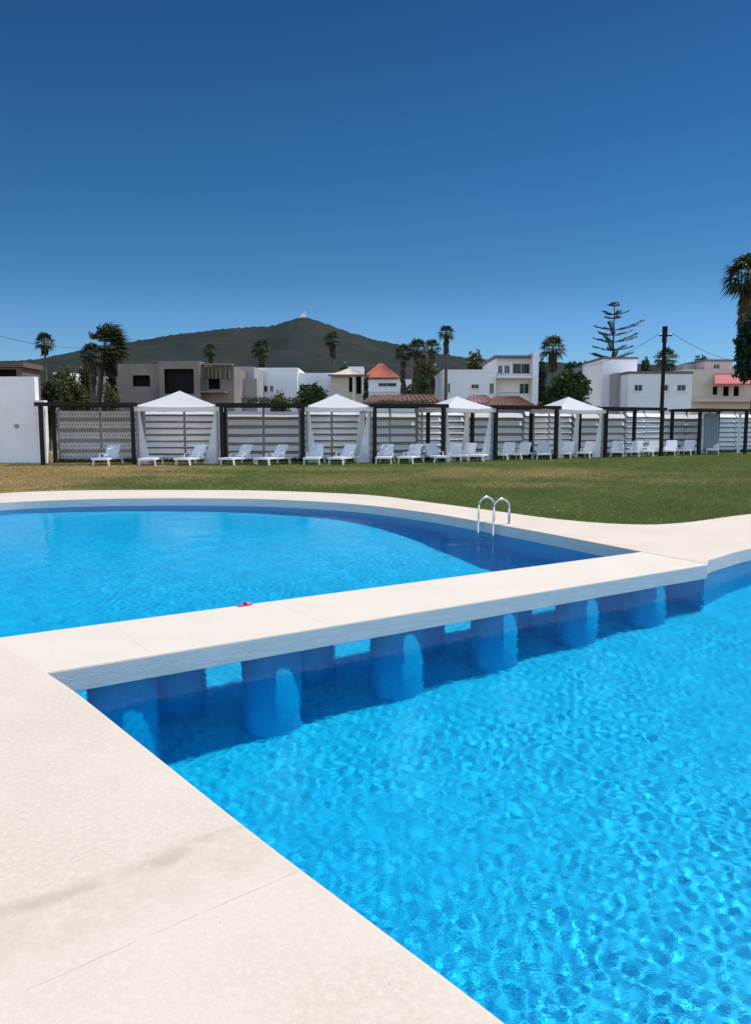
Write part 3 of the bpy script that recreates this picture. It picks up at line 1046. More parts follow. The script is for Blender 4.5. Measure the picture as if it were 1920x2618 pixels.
# ------------------------------------------------------------------ sun loungers
def make_lounger(raised=True):
    r = empty('sun_lounger')
    tag(r, 'x', 'sun lounger', 'white sun loungers in front of the cabanas')
    w = 0.32
    fr = MB()
    fr.bar((-w, -0.95, 0.30), (-w, 0.95, 0.30), 0.05, 0.07); fr.bar((w, -0.95, 0.30), (w, 0.95, 0.30), 0.05, 0.07)
    fr.bar((-w - 0.025, -0.95, 0.30), (w + 0.025, -0.95, 0.30), 0.06, 0.09); fr.bar((-w - 0.025, 0.95, 0.30), (w + 0.025, 0.95, 0.30), 0.05, 0.07)
    fr.build('frame', M['plastic'], r)
    s = MB()
    y = -0.90
    while y < 0.26:
        s.box(-w + 0.02, w - 0.02, y, y + 0.075, 0.325, 0.345); y += 0.092
    s.build('seat', M['plastic'], r)
    bk = MB(); tilt = R(50) if raised else R(4)
    y0, z0 = 0.28, 0.345
    for j in range(7):
        d = 0.02 + j * 0.098
        a = Vector((0, y0 + math.cos(tilt) * d, z0 + math.sin(tilt) * d)); c = Vector((0, y0 + math.cos(tilt) * (d + 0.08), z0 + math.sin(tilt) * (d + 0.08)))
        ww = w - 0.02 - (0.05 if j == 6 else 0)
        nrm = Vector((0, -math.sin(tilt), math.cos(tilt))) * 0.012
        vs = [a + Vector((-ww, 0, 0)), a + Vector((ww, 0, 0)), c + Vector((ww, 0, 0)), c + Vector((-ww, 0, 0))]
        vs = [v - nrm for v in vs] + [v + nrm for v in vs]
        bk.add(vs, [(0, 3, 2, 1), (4, 5, 6, 7), (0, 1, 5, 4), (1, 2, 6, 5), (2, 3, 7, 6), (3, 0, 4, 7)])
    e = Vector((0, y0 + math.cos(tilt) * 0.68, z0 + math.sin(tilt) * 0.68))
    for sx in (-1, 1):
        bk.bar((sx * (w - 0.03), y0, z0 - 0.01), (sx * (w - 0.05), e.y, e.z), 0.04, 0.03)
    bk.build('backrest', M['plastic'], r)
    for sx in (-1, 1):
        for yy in (-0.78, 0.72):
            MB().bar((sx * (w - 0.0), yy, 0.27), (sx * (w + 0.03), yy + 0.02, 0.0), 0.055, 0.075).build('leg', M['plastic'], r)
        if raised:
            am = MB(); am.bar((sx * (w + 0.02), 0.36, 0.52), (sx * (w + 0.02), -0.12, 0.50), 0.05, 0.025); am.bar((sx * (w + 0.02), -0.10, 0.50), (sx * (w + 0.01), -0.16, 0.33), 0.04, 0.04)
            am.bar((sx * (w + 0.01), 0.30, 0.52), (sx * (w + 0.01), 0.33, 0.33), 0.04, 0.04)
            am.build('armrest', M['plastic'], r)
    return r


lr = make_lounger(True); lf = make_lounger(False)
# (x reading, distance, raised, turn, label)
LO = [
    (238, 31.6, 1, 5, 'white sun lounger under the leftmost pergola before the lattice screen'),
    (332, 31.3, 0, -4, 'white sun lounger folded flat at the left front of the widest gazebo'),
    (424, 31.6, 1, 22, 'white sun lounger with raised back at the right of the widest gazebo'),
    (524, 31.8, 1, 30, 'left of two white sun loungers under the second brown pergola'),
    (602, 31.9, 1, 34, 'right of two white sun loungers under the second brown pergola'),
    (692, 32.3, 1, 6, 'left white sun lounger under the second white gazebo'),
    (757, 32.4, 1, 28, 'right white sun lounger under the second white gazebo'),
    (848, 33.0, 1, 8, 'left of two white sun loungers under the third brown pergola'),
    (905, 33.2, 1, 25, 'right of two white sun loungers under the third brown pergola'),
    (958, 33.8, 1, -18, 'white sun lounger beside the right post of the third brown pergola'),
    (1000, 35.0, 1, 10, 'left white sun lounger under the third white gazebo'),
    (1026, 35.3, 1, 28, 'middle white sun lounger under the third white gazebo'),
    (1056, 35.2, 0, 24, 'white sun lounger folded flat at the right of the third gazebo'),
    (1112, 36.6, 1, 30, 'left of three white sun loungers under the fourth brown pergola'),
    (1146, 37.0, 1, 36, 'middle of three white sun loungers under the fourth brown pergola'),
    (1196, 37.4, 1, 12, 'right of three white sun loungers under the fourth brown pergola'),
    (1246, 38.3, 1, 26, 'left white sun lounger under the rightmost white gazebo'),
    (1292, 38.9, 1, 34, 'right white sun lounger under the rightmost white gazebo'),
    (1358, 40.2, 1, 22, 'left of three white sun loungers under the fifth brown pergola'),
    (1397, 40.6, 1, 32, 'middle of three white sun loungers under the fifth brown pergola'),
    (1432, 41.0, 1, 40, 'right of three white sun loungers under the fifth brown pergola'),
    (1474, 42.0, 1, 30, 'left white sun lounger in the gap before the last pergola'),
    (1512, 42.8, 1, 36, 'right white sun lounger in the gap before the last pergola'),
    (1567, 44.2, 1, 26, 'white sun lounger beside the blue grey curtain of the last pergola'),
]
firsts = {1: True, 0: True}
for xd, Y, up, turn, lab in LO:
    src = lr if up else lf
    o = src if firsts[up] else copy_tree(src)
    firsts[up] = False
    v = ray(xd, 1000)
    Yc = Y + 0.95
    o.location = (v.x / v.y * Yc, Yc, -0.03); o.scale = (0.94, 0.94, 0.94)
    o.rotation_euler = (0, 0, -R(turn) * 0.9)
    o['label'] = lab

# ------------------------------------------------------------------ houses
def body(mb, x0, x1, y0, y1, z0, z1, ops=(), r=0.22):
    """a block whose front (y0) has real openings: ops = (xa, xb, za, zb)"""
    xs = sorted({x0, x1, *[o[0] for o in ops], *[o[1] for o in ops]})
    zs = sorted({z0, z1, *[o[2] for o in ops], *[o[3] for o in ops]})
    for i in range(len(xs) - 1):
        for j in range(len(zs) - 1):
            cx, cz = (xs[i] + xs[i + 1]) / 2, (zs[j] + zs[j + 1]) / 2
            if any(o[0] < cx < o[1] and o[2] < cz < o[3] for o in ops): continue
            mb.add([(xs[i], y0, zs[j]), (xs[i + 1], y0, zs[j]), (xs[i + 1], y0, zs[j + 1]), (xs[i], y0, zs[j + 1])], [(0, 1, 2, 3)])
    for a, b_, c, d in ops:
        y = y0 + r
        mb.add([(a, y0, c), (b_, y0, c), (b_, y0, d), (a, y0, d), (a, y, c), (b_, y, c), (b_, y, d), (a, y, d)],
               [(0, 4, 5, 1), (1, 5, 6, 2), (2, 6, 7, 3), (3, 7, 4, 0)])
    mb.add([(x0, y0, z0), (x1, y0, z0), (x1, y1, z0), (x0, y1, z0), (x0, y0, z1), (x1, y0, z1), (x1, y1, z1), (x0, y1, z1)],
           [(4, 5, 6, 7), (1, 2, 6, 5), (2, 3, 7, 6), (3, 0, 4, 7)])


class House:
    def __init__(s, name, label, Y, cat='house', xc=None):
        s.Y = Y
        v = ray(xc, 900); s.x0 = v.x / v.y * Y
        s.root = empty(name, (s.x0, Y, -0.04))
        tag(s.root, label, cat)

    def px(s, xd, dy=0.0):
        v = ray(xd, 900); return v.x / v.y * (s.Y + dy) - s.x0

    def pz(s, yd, dy=0.0):
        return at(826, yd, s.Y + dy).z + 0.04

    def block(s, xa, xb, yt, m, dy=0.0, depth=8.0, ops=(), part='wall', yb=None, pane='glass', parapet=None, frame=True):
        X0, X1, Z1 = s.px(xa, dy), s.px(xb, dy), s.pz(yt, dy)
        Z0 = 0.0 if yb is None else s.pz(yb, dy)
        oo = [(s.px(a, dy), s.px(b_, dy), s.pz(d, dy), s.pz(c, dy)) for a, b_, c, d in ops]
        mb = MB(); body(mb, X0, X1, dy, dy + depth, Z0, Z1, oo)
        w = mb.build(part, m, s.root)
        for a, b_, c, d in oo:
            if pane == 'dark':
                k = MB(); k.box(a - .05, b_ + .05, dy + 0.8, dy + 0.85, c - .05, d + .05)
                k.build('room_interior', M['dark_room'], s.root)
                continue
            g = MB().box(a - 0.03, b_ + 0.03, dy + 0.19, dy + 0.22, c - 0.03, d + 0.03)
            win = g.build('window', M['glass'], s.root)
            if frame:
                f = MB(); t = 0.05
                f.box(a, b_, dy + 0.12, dy + 0.18, c + .001, c + t); f.box(a, b_, dy + 0.12, dy + 0.18, d - t, d - .001)
                f.box(a + .001, a + t, dy + 0.12, dy + 0.18, c + t, d - t); f.box(b_ - t, b_ - .001, dy + 0.12, dy + 0.18, c + t, d - t)
                mid = (a + b_) / 2
                f.box(mid - t / 2, mid + t / 2, dy + 0.12, dy + 0.18, c + t, d - t)
                f.build('frame', M['frame'], win)
                sl = MB().box(a - 0.12, b_ + 0.12, dy - 0.10, dy + 0.12, c - 0.09, c - 0.003); sl.build('sill', m, win)
        if parapet:
            pm = MB(); t = 0.14
            pm.box(X0 - 0.06, X1 + 0.06, dy - 0.06, dy + t, Z1 + .003, Z1 + 0.22)
            pm.box(X0 - 0.06, X1 + 0.06, dy + depth - t, dy + depth + 0.06, Z1 + .003, Z1 + 0.22)
            pm.box(X0 - 0.06, X0 + t, dy + t, dy + depth - t, Z1 + .003, Z1 + 0.22)
            pm.box(X1 - t, X1 + 0.06, dy + t, dy + depth - t, Z1 + .003, Z1 + 0.22)
            pm.build('parapet', parapet, s.root)
        return w

    def hip(s, xa, xb, ye, yr, m, dy=0.0, depth=7.0, ridge=0.35, part='roof'):
        X0, X1, Z0, Z1 = s.px(xa, dy), s.px(xb, dy), s.pz(ye, dy), s.pz(yr, dy + depth / 2)
        rx = (X1 - X0) * ridge / 2; cx = (X0 + X1) / 2; cy = dy + depth / 2
        mb = MB()
        vs = [(X0, dy, Z0), (X1, dy, Z0), (X1, dy + depth, Z0), (X0, dy + depth, Z0), (cx - rx, cy, Z1), (cx + rx, cy, Z1)]
        mb.add(vs, [(0, 1, 5, 4), (1, 2, 5), (2, 3, 4, 5), (3, 0, 4), (3, 2, 1, 0)])
        # rows of tile ribs running down the front slope
        n = max(8, int((X1 - X0) / 0.3))
        for i in range(1, n):
            u = i / n; x = X0 + (X1 - X0) * u
            xt = cx - rx + 2 * rx * u
            mb.tube([(x, dy, Z0 + 0.03), (xt, cy, Z1 + 0.03)], 0.035, 5)
        o = mb.build(part, m, s.root)
        f = MB(); f.box(X0 - .05, X1 + .05, dy - 0.05, dy - .003, Z0 - 0.14, Z0 + 0.03); f.build('fascia', M['parapet'], s.root)
        return o


# left boundary: tall white wall with a brown building behind it
hw = empty('white_wall')
a = at(-80, 900, 34.0); b = at(75, 828, 34.0); c = at(88, 880, 34.0)
m1 = MB(); m1.box(a.x - 6, b.x, 34.0, 34.4, -0.04, b.z); m1.build('wall', M['dirty_wall'], hw)
MB().box(b.x + .002, c.x + 0.15, 34.02, 34.38, -0.04, c.z).build('lower_wall', M['dirty_wall'], hw)
p = at(37, 937, 34.0)
MB().tube([(p.x, 33.93, p.z), (p.x, 33.999, p.z)], 0.09, 12).build('wall_lamp', M['grey_post'], hw)
tag(hw, 'tall plain white wall at the far left beside the leftmost pergola', 'wall')

H = House('brown_house', 'low dark brown building with flat roof behind the tall white wall', 46, xc=40)
H.block(-120, 52, 808, M['brown_wall'], depth=2.5, ops=((-20, 40, 812, 828),), parapet=None, pane='dark')
H.block(-124, 55, 796, M['brown_wall'], dy=-0.15, depth=2.8, yb=807, part='roof_slab')

H = House('unfinished_house', 'bare grey brown concrete house with large dark opening, left of centre', 60, xc=390)
H.block(262, 352, 800, M['block'], ops=((294, 332, 825, 850),), pane='dark', depth=9)
H.block(352, 442, 794, M['block'], dy=-0.8, depth=9.8, ops=((363, 428, 811, 866),), pane='dark', part='centre_bay')
H.block(442, 516, 806, M['block'], dy=0.4, depth=8, ops=((460, 485, 833, 856),), pane='dark', part='side_bay')
for xa in (447, 459.5, 467, 476, 484, 497, 504):
    k = MB(); k.box(H.px(xa) - 0.0, H.px(xa + 2.6), 0.05, 0.385, H.pz(832), H.pz(804)); k.build('concrete_fin', M['block'], H.root)
k = MB(); k.box(H.px(444), H.px(514), -0.5, 0.38, H.pz(803.5), H.pz(800)); k.build('canopy_slab', M['block'], H.root)
k = MB(); k.box(H.px(448), H.px(500), -0.9, 0.38, H.pz(864), H.pz(861)); k.build('balcony_slab', M['block'], H.root)

H = House('grey_annex', 'plain grey concrete wall block between the unfinished house and white house', 66, xc=540, cat='building')
H.block(505, 560, 806, M['grey_wall'], depth=7)
H.block(515, 566, 832, M['grey_wall'], dy=-1.5, depth=1.49, part='lower_wall')

H = House('white_house', 'long flat white house with dark windows and small roof tanks', 72, xc=640)
H.block(543, 655, 814, M['white_wall'], ops=((563, 570, 848, 861), (573, 589, 848, 862), (594, 602, 848, 862)), parapet=M['white_wall'])
H.block(655.5, 738, 820, M['dirty_wall'], dy=1.0, depth=7, ops=((660, 700, 846, 880),), pane='dark', part='side_wing')
for xa, xb, yt in ((577, 590, 808), (617, 642, 807), (648, 655, 810)):
    k = MB(); k.box(H.px(xa), H.px(xb), 2.0, 3.2, H.pz(814.5), H.pz(yt)); k.build('roof_tank', M['white_wall'], H.root)

H = House('cream_villa', 'small cream villa with tall white columns and orange gable', 68, xc=768)
H.block(728, 800, 824, M['cream_wall'], ops=((768, 777, 830, 862), (784, 796, 828, 866)), pane='dark', depth=7)
H.hip(724, 812, 824, 812, M['cream_wall'], dy=-0.6, depth=7.5, ridge=0.2)
for xa in (778.5, 798, 803, 806):
    k = MB(); k.tube([(H.px(xa), -0.35, 0.0), (H.px(xa), -0.35, H.pz(824.5))], 0.11, 10); k.build('column', M['white_wall'], H.root, True)

H = House('red_roof_house', 'white house with bright orange red hipped tile roof, right of centre', 105, xc=835)
H.block(765, 905, 834, M['white_wall'], ops=((832, 872, 842, 850),), depth=9)
H.block(765, 800, 806, M['white_wall'], dy=3.0, depth=6, part='upper_storey')
H.hip(796, 880, 830, 800, M['red_tile'], dy=-0.4, depth=9, ridge=0.12)
k = MB(); k.box(H.px(800), H.px(905), -0.25, -0.02, H.pz(862), H.pz(859)); k.build('balcony_slab', M['white_wall'], H.root)

H = House('low_tiled_shed', 'long low shed with weathered pinkish tile roof behind the third pergola', 47, xc=885, cat='shed')
H.block(802, 975, 884, M['dirty_wall'], depth=4)
H.hip(798, 978, 884, 868, M['old_tile'], dy=-0.4, depth=5, ridge=0.8)

H = House('modern_white_house', 'modern white house with glazed upper corner and tall white pylon', 74, xc=1080)
H.block(975, 1090, 818, M['white_wall'], ops=((980, 990, 843, 864), (1036, 1053, 845, 855), (1076, 1086, 843, 866)), parapet=M['white_wall'], depth=10)
H.block(1090.5, 1166, 786, M['white_wall'], dy=1.0, depth=10, ops=((1094, 1104, 803, 822), (1108, 1120, 803, 822), (1126, 1164, 799, 822), (1142, 1163, 843, 866)), part='tall_wing')
k = MB(); k.box(H.px(1086), H.px(1172), 0.0, 11.0, H.pz(785.8), H.pz(781)); k.build('roof_slab', M['parapet'], H.root)
k = MB(); k.box(H.px(1168), H.px(1181), -0.4, 3.0, 0.0, H.pz(775)); k.build('pylon', M['white_wall'], H.root)
k = MB(); k.box(H.px(1090.2), H.px(1167.5), -0.8, 0.99, H.pz(832), H.pz(827)); k.build('balcony_slab', M['white_wall'], H.root)
k = MB()
for q in range(12):
    x = H.px(1091) + (H.px(1140) - H.px(1091)) * q / 11
    k.bar((x, -0.6, H.pz(872)), (x, -0.6, H.pz(864)), 0.03)
k.bar((H.px(1091), -0.6, H.pz(864)), (H.px(1140), -0.6, H.pz(864)), 0.05); k.bar((H.px(1091), -0.6, H.pz(872)), (H.px(1140), -0.6, H.pz(872)), 0.05)
k.build('railing', M['grey_post'], H.root)

H = House('rusty_roof_shed', 'low shed with rusty red brown hipped roof behind the fourth pergola', 50, xc=1115, cat='shed')
H.block(1072, 1198, 902, M['dirty_wall'], depth=5)
H.hip(1062, 1204, 903, 872, M['old_tile'], dy=-0.4, depth=6, ridge=0.42)
H = House('pink_roof_shed', 'smaller shed with pinkish grey tiles left of the rusty roof', 56, xc=1050, cat='shed')
H.block(1032, 1094, 886, M['dirty_wall'], depth=4)
H.hip(1026, 1100, 887, 869, M['pink_tile'], dy=-0.4, depth=5, ridge=0.5)

H = House('three_window_house', 'white house with tall plain tower and three small square windows', 70, xc=1420)
H.block(1322, 1398, 790, M['white_wall'], dy=4.0, depth=7, parapet=M['parapet'], part='tower')
H.block(1352, 1379, 820, M['grey_wall'], dy=2.2, depth=1.79, part='recessed_wall')
H.block(1379.5, 1520, 822, M['white_wall'], depth=8, ops=((1394, 1412, 846, 860), (1451, 1469, 846, 860), (1488, 1507, 846, 860)), parapet=M['parapet'])

H = House('cream_awning_house', 'cream house with red awning over its windows at the far right', 78, xc=1600)
H.block(1498, 1800, 812, M['cream_wall'], depth=9, ops=((1566, 1577, 850, 868), (1589, 1602, 850, 871), (1612, 1624, 850, 871), (1660, 1680, 850, 871)), pane='dark')
H.block(1545, 1606, 795, M['pink_wall'], dy=1.0, depth=6, ops=((1566, 1579, 801, 811),), yb=813, part='upper_room', parapet=M['parapet'])
H.block(1500, 1545, 800, M['grey_wall'], dy=3.0, depth=6, yb=813, part='roof_wall')
k = MB(); X0, X1 = H.px(1556), H.px(1642)
k.add([(X0 + .5, -0.01, H.pz(822)), (X1 - .5, -0.01, H.pz(822)), (X1, -1.5, H.pz(845)), (X0, -1.5, H.pz(845)), (X0 + .5, -0.01, H.pz(827)), (X1 - .5, -0.01, H.pz(827)), (X1, -1.5, H.pz(849)), (X0, -1.5, H.pz(849))],
      [(0, 3, 2, 1), (4, 5, 6, 7), (3, 7, 6, 2), (0, 4, 7, 3), (1, 2, 6, 5)]); k.build('awning', M['awning'], H.root)
k = MB(); k.box(H.px(1520), H.px(1800), -1.2, -0.05, H.pz(884), H.pz(877)); k.build('balcony_slab', M['pink_wall'], H.root)

H = House('small_pink_house', 'small pinkish house partly hidden between the left trees', 74, xc=232)
H.block(196, 262, 828, M['pink_wall'], ops=((206, 214, 838, 850),), depth=6)
H.block(120, 152, 818, M['white_wall'], dy=12, depth=5, part='rear_wing')

H = House('tall_grey_building', 'blue grey apartment block behind the big round tree', 120, xc=1310, cat='building')
H.block(1290, 1336, 800, M['grey_wall'], depth=10, ops=((1306, 1314, 818, 828),))

# ------------------------------------------------------------------ utility pole and wires
def pole():
    Y = 62
    t = at(1463, 717, Y)
    r = empty('utility_pole', (t.x, Y, -0.04))
    tag(r, 'tall dark utility pole in front of the three-windowed white house', 'pole')
    MB().tube([(0, 0, 0), (0, 0, t.z)], 0.17, 10, r1=0.13).build('pole_shaft', M['brown_wood'], r, True)
    MB().tube([(0, 0, t.z - 1.2), (0, 0, t.z + 0.02)], 0.2, 10).build('pole_cap', M['brown_wood'], r, True)
    MB().box(-0.5, 0.5, -0.24, -0.17, t.z - 0.75, t.z - 0.65).build('cross_arm', M['brown_wood'], r)
    for x in (-0.4, 0.4):
        MB().tube([(x, -0.2, t.z - 0.65), (x, -0.2, t.z - 0.48)], 0.035, 6).build('insulator', M['steel'], r)
    return Vector((t.x, Y, t.z - 0.5))


def wire(name, a, b, sag, label):
    pts = []
    for k in range(25):
        u = k / 24
        p = a.lerp(b, u); p.z -= sag * 4 * u * (1 - u); pts.append(p)
    o = MB().tube(pts, 0.016, 5).build(name, M['brown_wood'])
    tag(o, label, 'cable')


pt = pole()
wire('power_cable', pt + Vector((0.4, -0.2, 0)), at(1700, 800, 75), 0.8, 'thin dark power cable running right from the utility pole')
wire('power_cable', pt + Vector((-0.4, -0.2, 0)), at(1183, 800, 75), 1.3, 'thin dark power cable running left from the utility pole')
wire('power_cable', at(-60, 724, 50), at(175, 765, 95), 0.3, 'thin dark cable slanting across the sky at the far left')

# ------------------------------------------------------------------ vegetation
def leaf_cloud(rng, lobes, n, size):
    """diamond leaves scattered through ellipsoidal lobes: (cx,cy,cz,rx,ry,rz)"""
    vol = np.array([l[3] * l[4] * l[5] for l in lobes]) ** 0.75; vol = vol / vol.sum()
    which = rng.choice(len(lobes), n, p=vol)
    L = np.array(lobes)[which]
    d = rng.normal(size=(n, 3)); d /= np.linalg.norm(d, axis=1)[:, None]
    r = rng.random(n) ** 0.45
    r *= 1 + 0.22 * np.sin(d[:, 0] * 7 + which) * np.sin(d[:, 2] * 6 + 2 * which)
    Cc = L[:, :3] + d * r[:, None] * L[:, 3:]
    u = rng.normal(size=(n, 3)); u /= np.linalg.norm(u, axis=1)[:, None]
    w = np.cross(u, rng.normal(size=(n, 3))); w /= np.linalg.norm(w, axis=1)[:, None]
    s = size * rng.uniform(0.6, 1.4, n)[:, None]
    V = np.stack([Cc - u * s, Cc + w * s * 0.5, Cc + u * s, Cc - w * s * 0.5], 1)
    return V


def leaves(name, V, mat_, parent=None):
    n = len(V)
    return fast_mesh(name, V.reshape(-1, 3), np.arange(n * 4).reshape(n, 4), mat_, parent)


def tree(name, label, xd, Y, ytop, wd, mat_, seed, n=3500, cat='tree', base_frac=0.25, leaf=0.16, group=None, lob=9):
    rng = np.random.default_rng(seed)
    top = at(xd, ytop, Y); hgt = top.z + 0.04; wid = wd * S / FPX * Y
    r = empty(name, (top.x, Y, -0.04))
    tag(r, label, cat, group)
    lobes = []
    zc = hgt * (1 + base_frac) / 2; rz = hgt * (1 - base_frac) / 2
    for k in range(lob):
        a = rng.uniform(0, 6.28); q = rng.uniform(0.1, 0.62)
        zz = zc + rz * rng.uniform(-0.6, 0.62)
        lim = math.sqrt(max(0.1, 1 - ((zz - zc) / rz) ** 2))
        rr = rng.uniform(0.28, 0.45)
        lobes.append((math.cos(a) * q * wid / 2 * lim, math.sin(a) * q * wid / 2 * lim, zz, rr * wid / 2 * 1.1, rr * wid / 2 * 1.1, min(rr * rz * 1.1, hgt - zz)))
    lobes.append((0, 0, hgt - rz * 0.4, wid * 0.2, wid * 0.2, rz * 0.4))
    leaves('crown', leaf_cloud(rng, lobes, n, leaf), mat_, r)
    mb = MB(); mb.tube([(0, 0, 0), (0.05, 0, zc * 0.6), (0, 0.1, zc)], 0.03 * hgt, 8, r1=0.012 * hgt)
    for l in lobes[:5]:
        mb.tube([(0, 0, zc * 0.5), (l[0] * .6, l[1] * .6, (zc * .5 + l[2]) / 2), (l[0], l[1], l[2])], 0.012 * hgt, 6, r1=0.004 * hgt)
    mb.build('trunk', M['trunk'], r, True)
    return r


def palm(label, xd, ytop, Y, wd, seed, wind=0.0, skirt=0.35, nl=40, group='tall fan palms behind the cabanas', trunk=0.16, lean=0.0, droop=1.0):
    rng = random.Random(seed)
    top = at(xd, ytop, Y)
    R_ = wd * 1.16 * S / FPX * Y / 2
    hc = top.z + 0.04 - R_ * 0.75
    r = empty('palm_tree', (top.x - lean, Y, -0.04))
    tag(r, label, 'palm tree', group)
    pts = [(lean * (k / 6) ** 1.6, 0, hc * k / 6) for k in range(7)]
    MB().tube(pts, trunk * 0.95, 9, r1=trunk * 0.62).build('trunk', M['trunk'], r, True)
    V = []; F = []
    def fan(base, az, el, L, fw, dead=False):
        d = Vector((math.cos(az) * math.cos(el) + wind, math.sin(az) * math.cos(el), math.sin(el))).normalized()
        side = d.cross(Vector((0, 0, 1)))
        if side.length < 0.1: side = Vector((1, 0, 0))
        side.normalize(); upv = side.cross(d)
        hub = base + d * L * 0.42
        b0 = len(V)
        V.extend([tuple(base + side * 0.03), tuple(base - side * 0.03), tuple(hub)])
        F.append((b0, b0 + 1, b0 + 2))
        nb = 9
        for q in range(nb):
            a = (q - (nb - 1) / 2) / ((nb - 1) / 2) * R(78)
            dd = d * math.cos(a) + side * math.sin(a)
            ll = L * 0.62 * (1 - 0.25 * abs(a) / R(78)) * rng.uniform(0.85, 1.1)
            ss = (dd.cross(upv)).normalized() * fw
            mid = hub + dd * ll * 0.6
            tip = hub + dd * ll + Vector((wind * 0.4, 0, -ll * (0.28 + 0.25 * rng.random()) * droop))
            b1 = len(V)
            V.extend([tuple(hub), tuple(mid + ss), tuple(tip), tuple(mid - ss)])
            F.append((b1, b1 + 1, b1 + 2, b1 + 3))
    base = Vector((lean, 0, hc))
    for k in range(nl):
        az = k * 2.39996 + rng.uniform(-.2, .2)
        el = R(78) - (k / nl) * R(118) + R(rng.uniform(-8, 8))
        fan(base + Vector((0, 0, 0.12 * R_ * (1 - k / nl))), az, el, R_ * rng.uniform(0.9, 1.08), 0.045 * R_)
    me = bpy.data.meshes.new('crown'); me.from_pydata(V, [], F); me.update()
    link('crown', me, M['palm'], r)
    if skirt > 0:
        V = []; F = []
        for k in range(64):
            az = k * 2.39996
            fan(base + Vector((0, 0, -rng.random() * R_ * skirt * 3)), az, -R(rng.uniform(62, 82)), R_ * rng.uniform(0.45, 0.7), 0.05 * R_, True)
        me = bpy.data.meshes.new('dead_skirt'); me.from_pydata(V, [], F); me.update()
        link('dead_skirt', me, M['skirt'], r)
    return r


palm('thin tall fan palm at the far left beside the white wall', 97, 734, 85, 46, 1, skirt=0.12, trunk=0.17)
palm('large windblown palm whose fronds stream right, left of the unfinished house', 228, 720, 66, 100, 2, wind=0.7, skirt=0.7, nl=52, trunk=0.28, droop=0.5, lean=0.9)
palm('bushy palm directly below the windblown palm at the left', 200, 757, 64, 56, 3, wind=0.1, skirt=0.5, nl=44, trunk=0.33)
palm('small palm top showing above the unfinished concrete house', 463, 757, 95, 34, 4, skirt=0.3)
palm('dark shaggy palm above the left end of the long white house', 575, 748, 88, 48, 5, skirt=1.0, trunk=0.2)
palm('slim palm in front of the mountain, above the cream villa', 731, 731, 98, 40, 6, skirt=0.35)
palm('leftmost palm of the central cluster, with dark slim trunk', 887, 758, 78, 42, 7, skirt=1.1, trunk=0.22)
palm('shaggy middle palm of the central cluster with brown skirt', 918, 748, 76, 54, 8, skirt=1.3, trunk=0.26)
palm('right palm of the central cluster just left of the tallest one', 950, 748, 80, 42, 9, skirt=1.4, trunk=0.24)
palm('tallest palm of the central cluster, on a straight dark trunk', 982, 717, 72, 38, 10, skirt=0.45, trunk=0.2)
palm('lone fan palm between the modern white house and the tower', 1217, 741, 92, 60, 11, skirt=0.3, trunk=0.17)
palm('shaggy palm right behind the utility pole', 1466, 768, 84, 54, 12, skirt=0.6, trunk=0.24)
palm('very tall palm cut by the right edge of the photo', 1648, 566, 58, 105, 13, skirt=0.7, nl=48, trunk=0.3, wind=-0.15, lean=-1.5)

# Norfolk pine
def norfolk():
    Y = 118; rng = np.random.default_rng(5); rr = random.Random(5)
    top = at(1352, 662, Y); hgt = top.z
    r = empty('norfolk_pine', (top.x, Y, -0.04))
    tag(r, 'tall dark conifer with flat spaced tiers of branches above the white tower', 'pine tree')
    mb = MB(); mb.tube([(0, 0, 0), (0, 0, hgt)], 0.32, 8, r1=0.06)
    tiers = [(666, 5), (671, 11), (690, 30), (699, 20), (722, 60), (735, 40), (749, 62), (768, 56), (784, 68), (803, 76), (826, 80), (850, 80)]
    allv = []
    for (yd, hw) in tiers:
        z = at(1352, yd, Y).z; Rr = hw * S / FPX * Y
        nb = 5 if hw > 20 else 4; ph = rng.uniform(0, 6.28)
        for k in range(nb):
            a = ph + k * 2 * math.pi / nb + rng.uniform(-0.2, 0.2)
            L = Rr * rng.uniform(0.5, 1.08)
            pts = []
            for q in range(5):
                u = q / 4
                pts.append((math.cos(a) * L * u, math.sin(a) * L * u, z + L * 0.10 * u - L * 0.05 + L * 0.14 * u * u))
            mb.tube(pts, 0.07, 5, r1=0.02)
            nseg = int(70 * L / 3) + 12
            us = rng.uniform(0.12, 1.0, nseg) ** 0.8
            for u in us:
                p = Vector(pts[0]).lerp(Vector(pts[-1]), u); p.z = z + L * 0.10 * u - L * 0.05 + L * 0.14 * u * u
                side = Vector((-math.sin(a), math.cos(a), 0)) * rng.choice([-1, 1])
                d = (Vector((math.cos(a), math.sin(a), 0)) * 0.6 + side * 0.8 + Vector((0, 0, rng.uniform(-0.25, 0.35)))).normalized()
                s = rng.uniform(0.3, 0.62); w = 0.085
                n_ = d.cross(Vector((0, 0, 1))).normalized()
                up = Vector((0, 0, w))
                allv.append([p - up * .6, p + d * s * .6 + n_ * w, p + d * s, p + d * s * .5 + up])
    mb.build('trunk', M['trunk'], r, True)
    leaves('crown', np.array([[tuple(q) for q in f] for f in allv]), M['leaf_blue'], r)


norfolk()

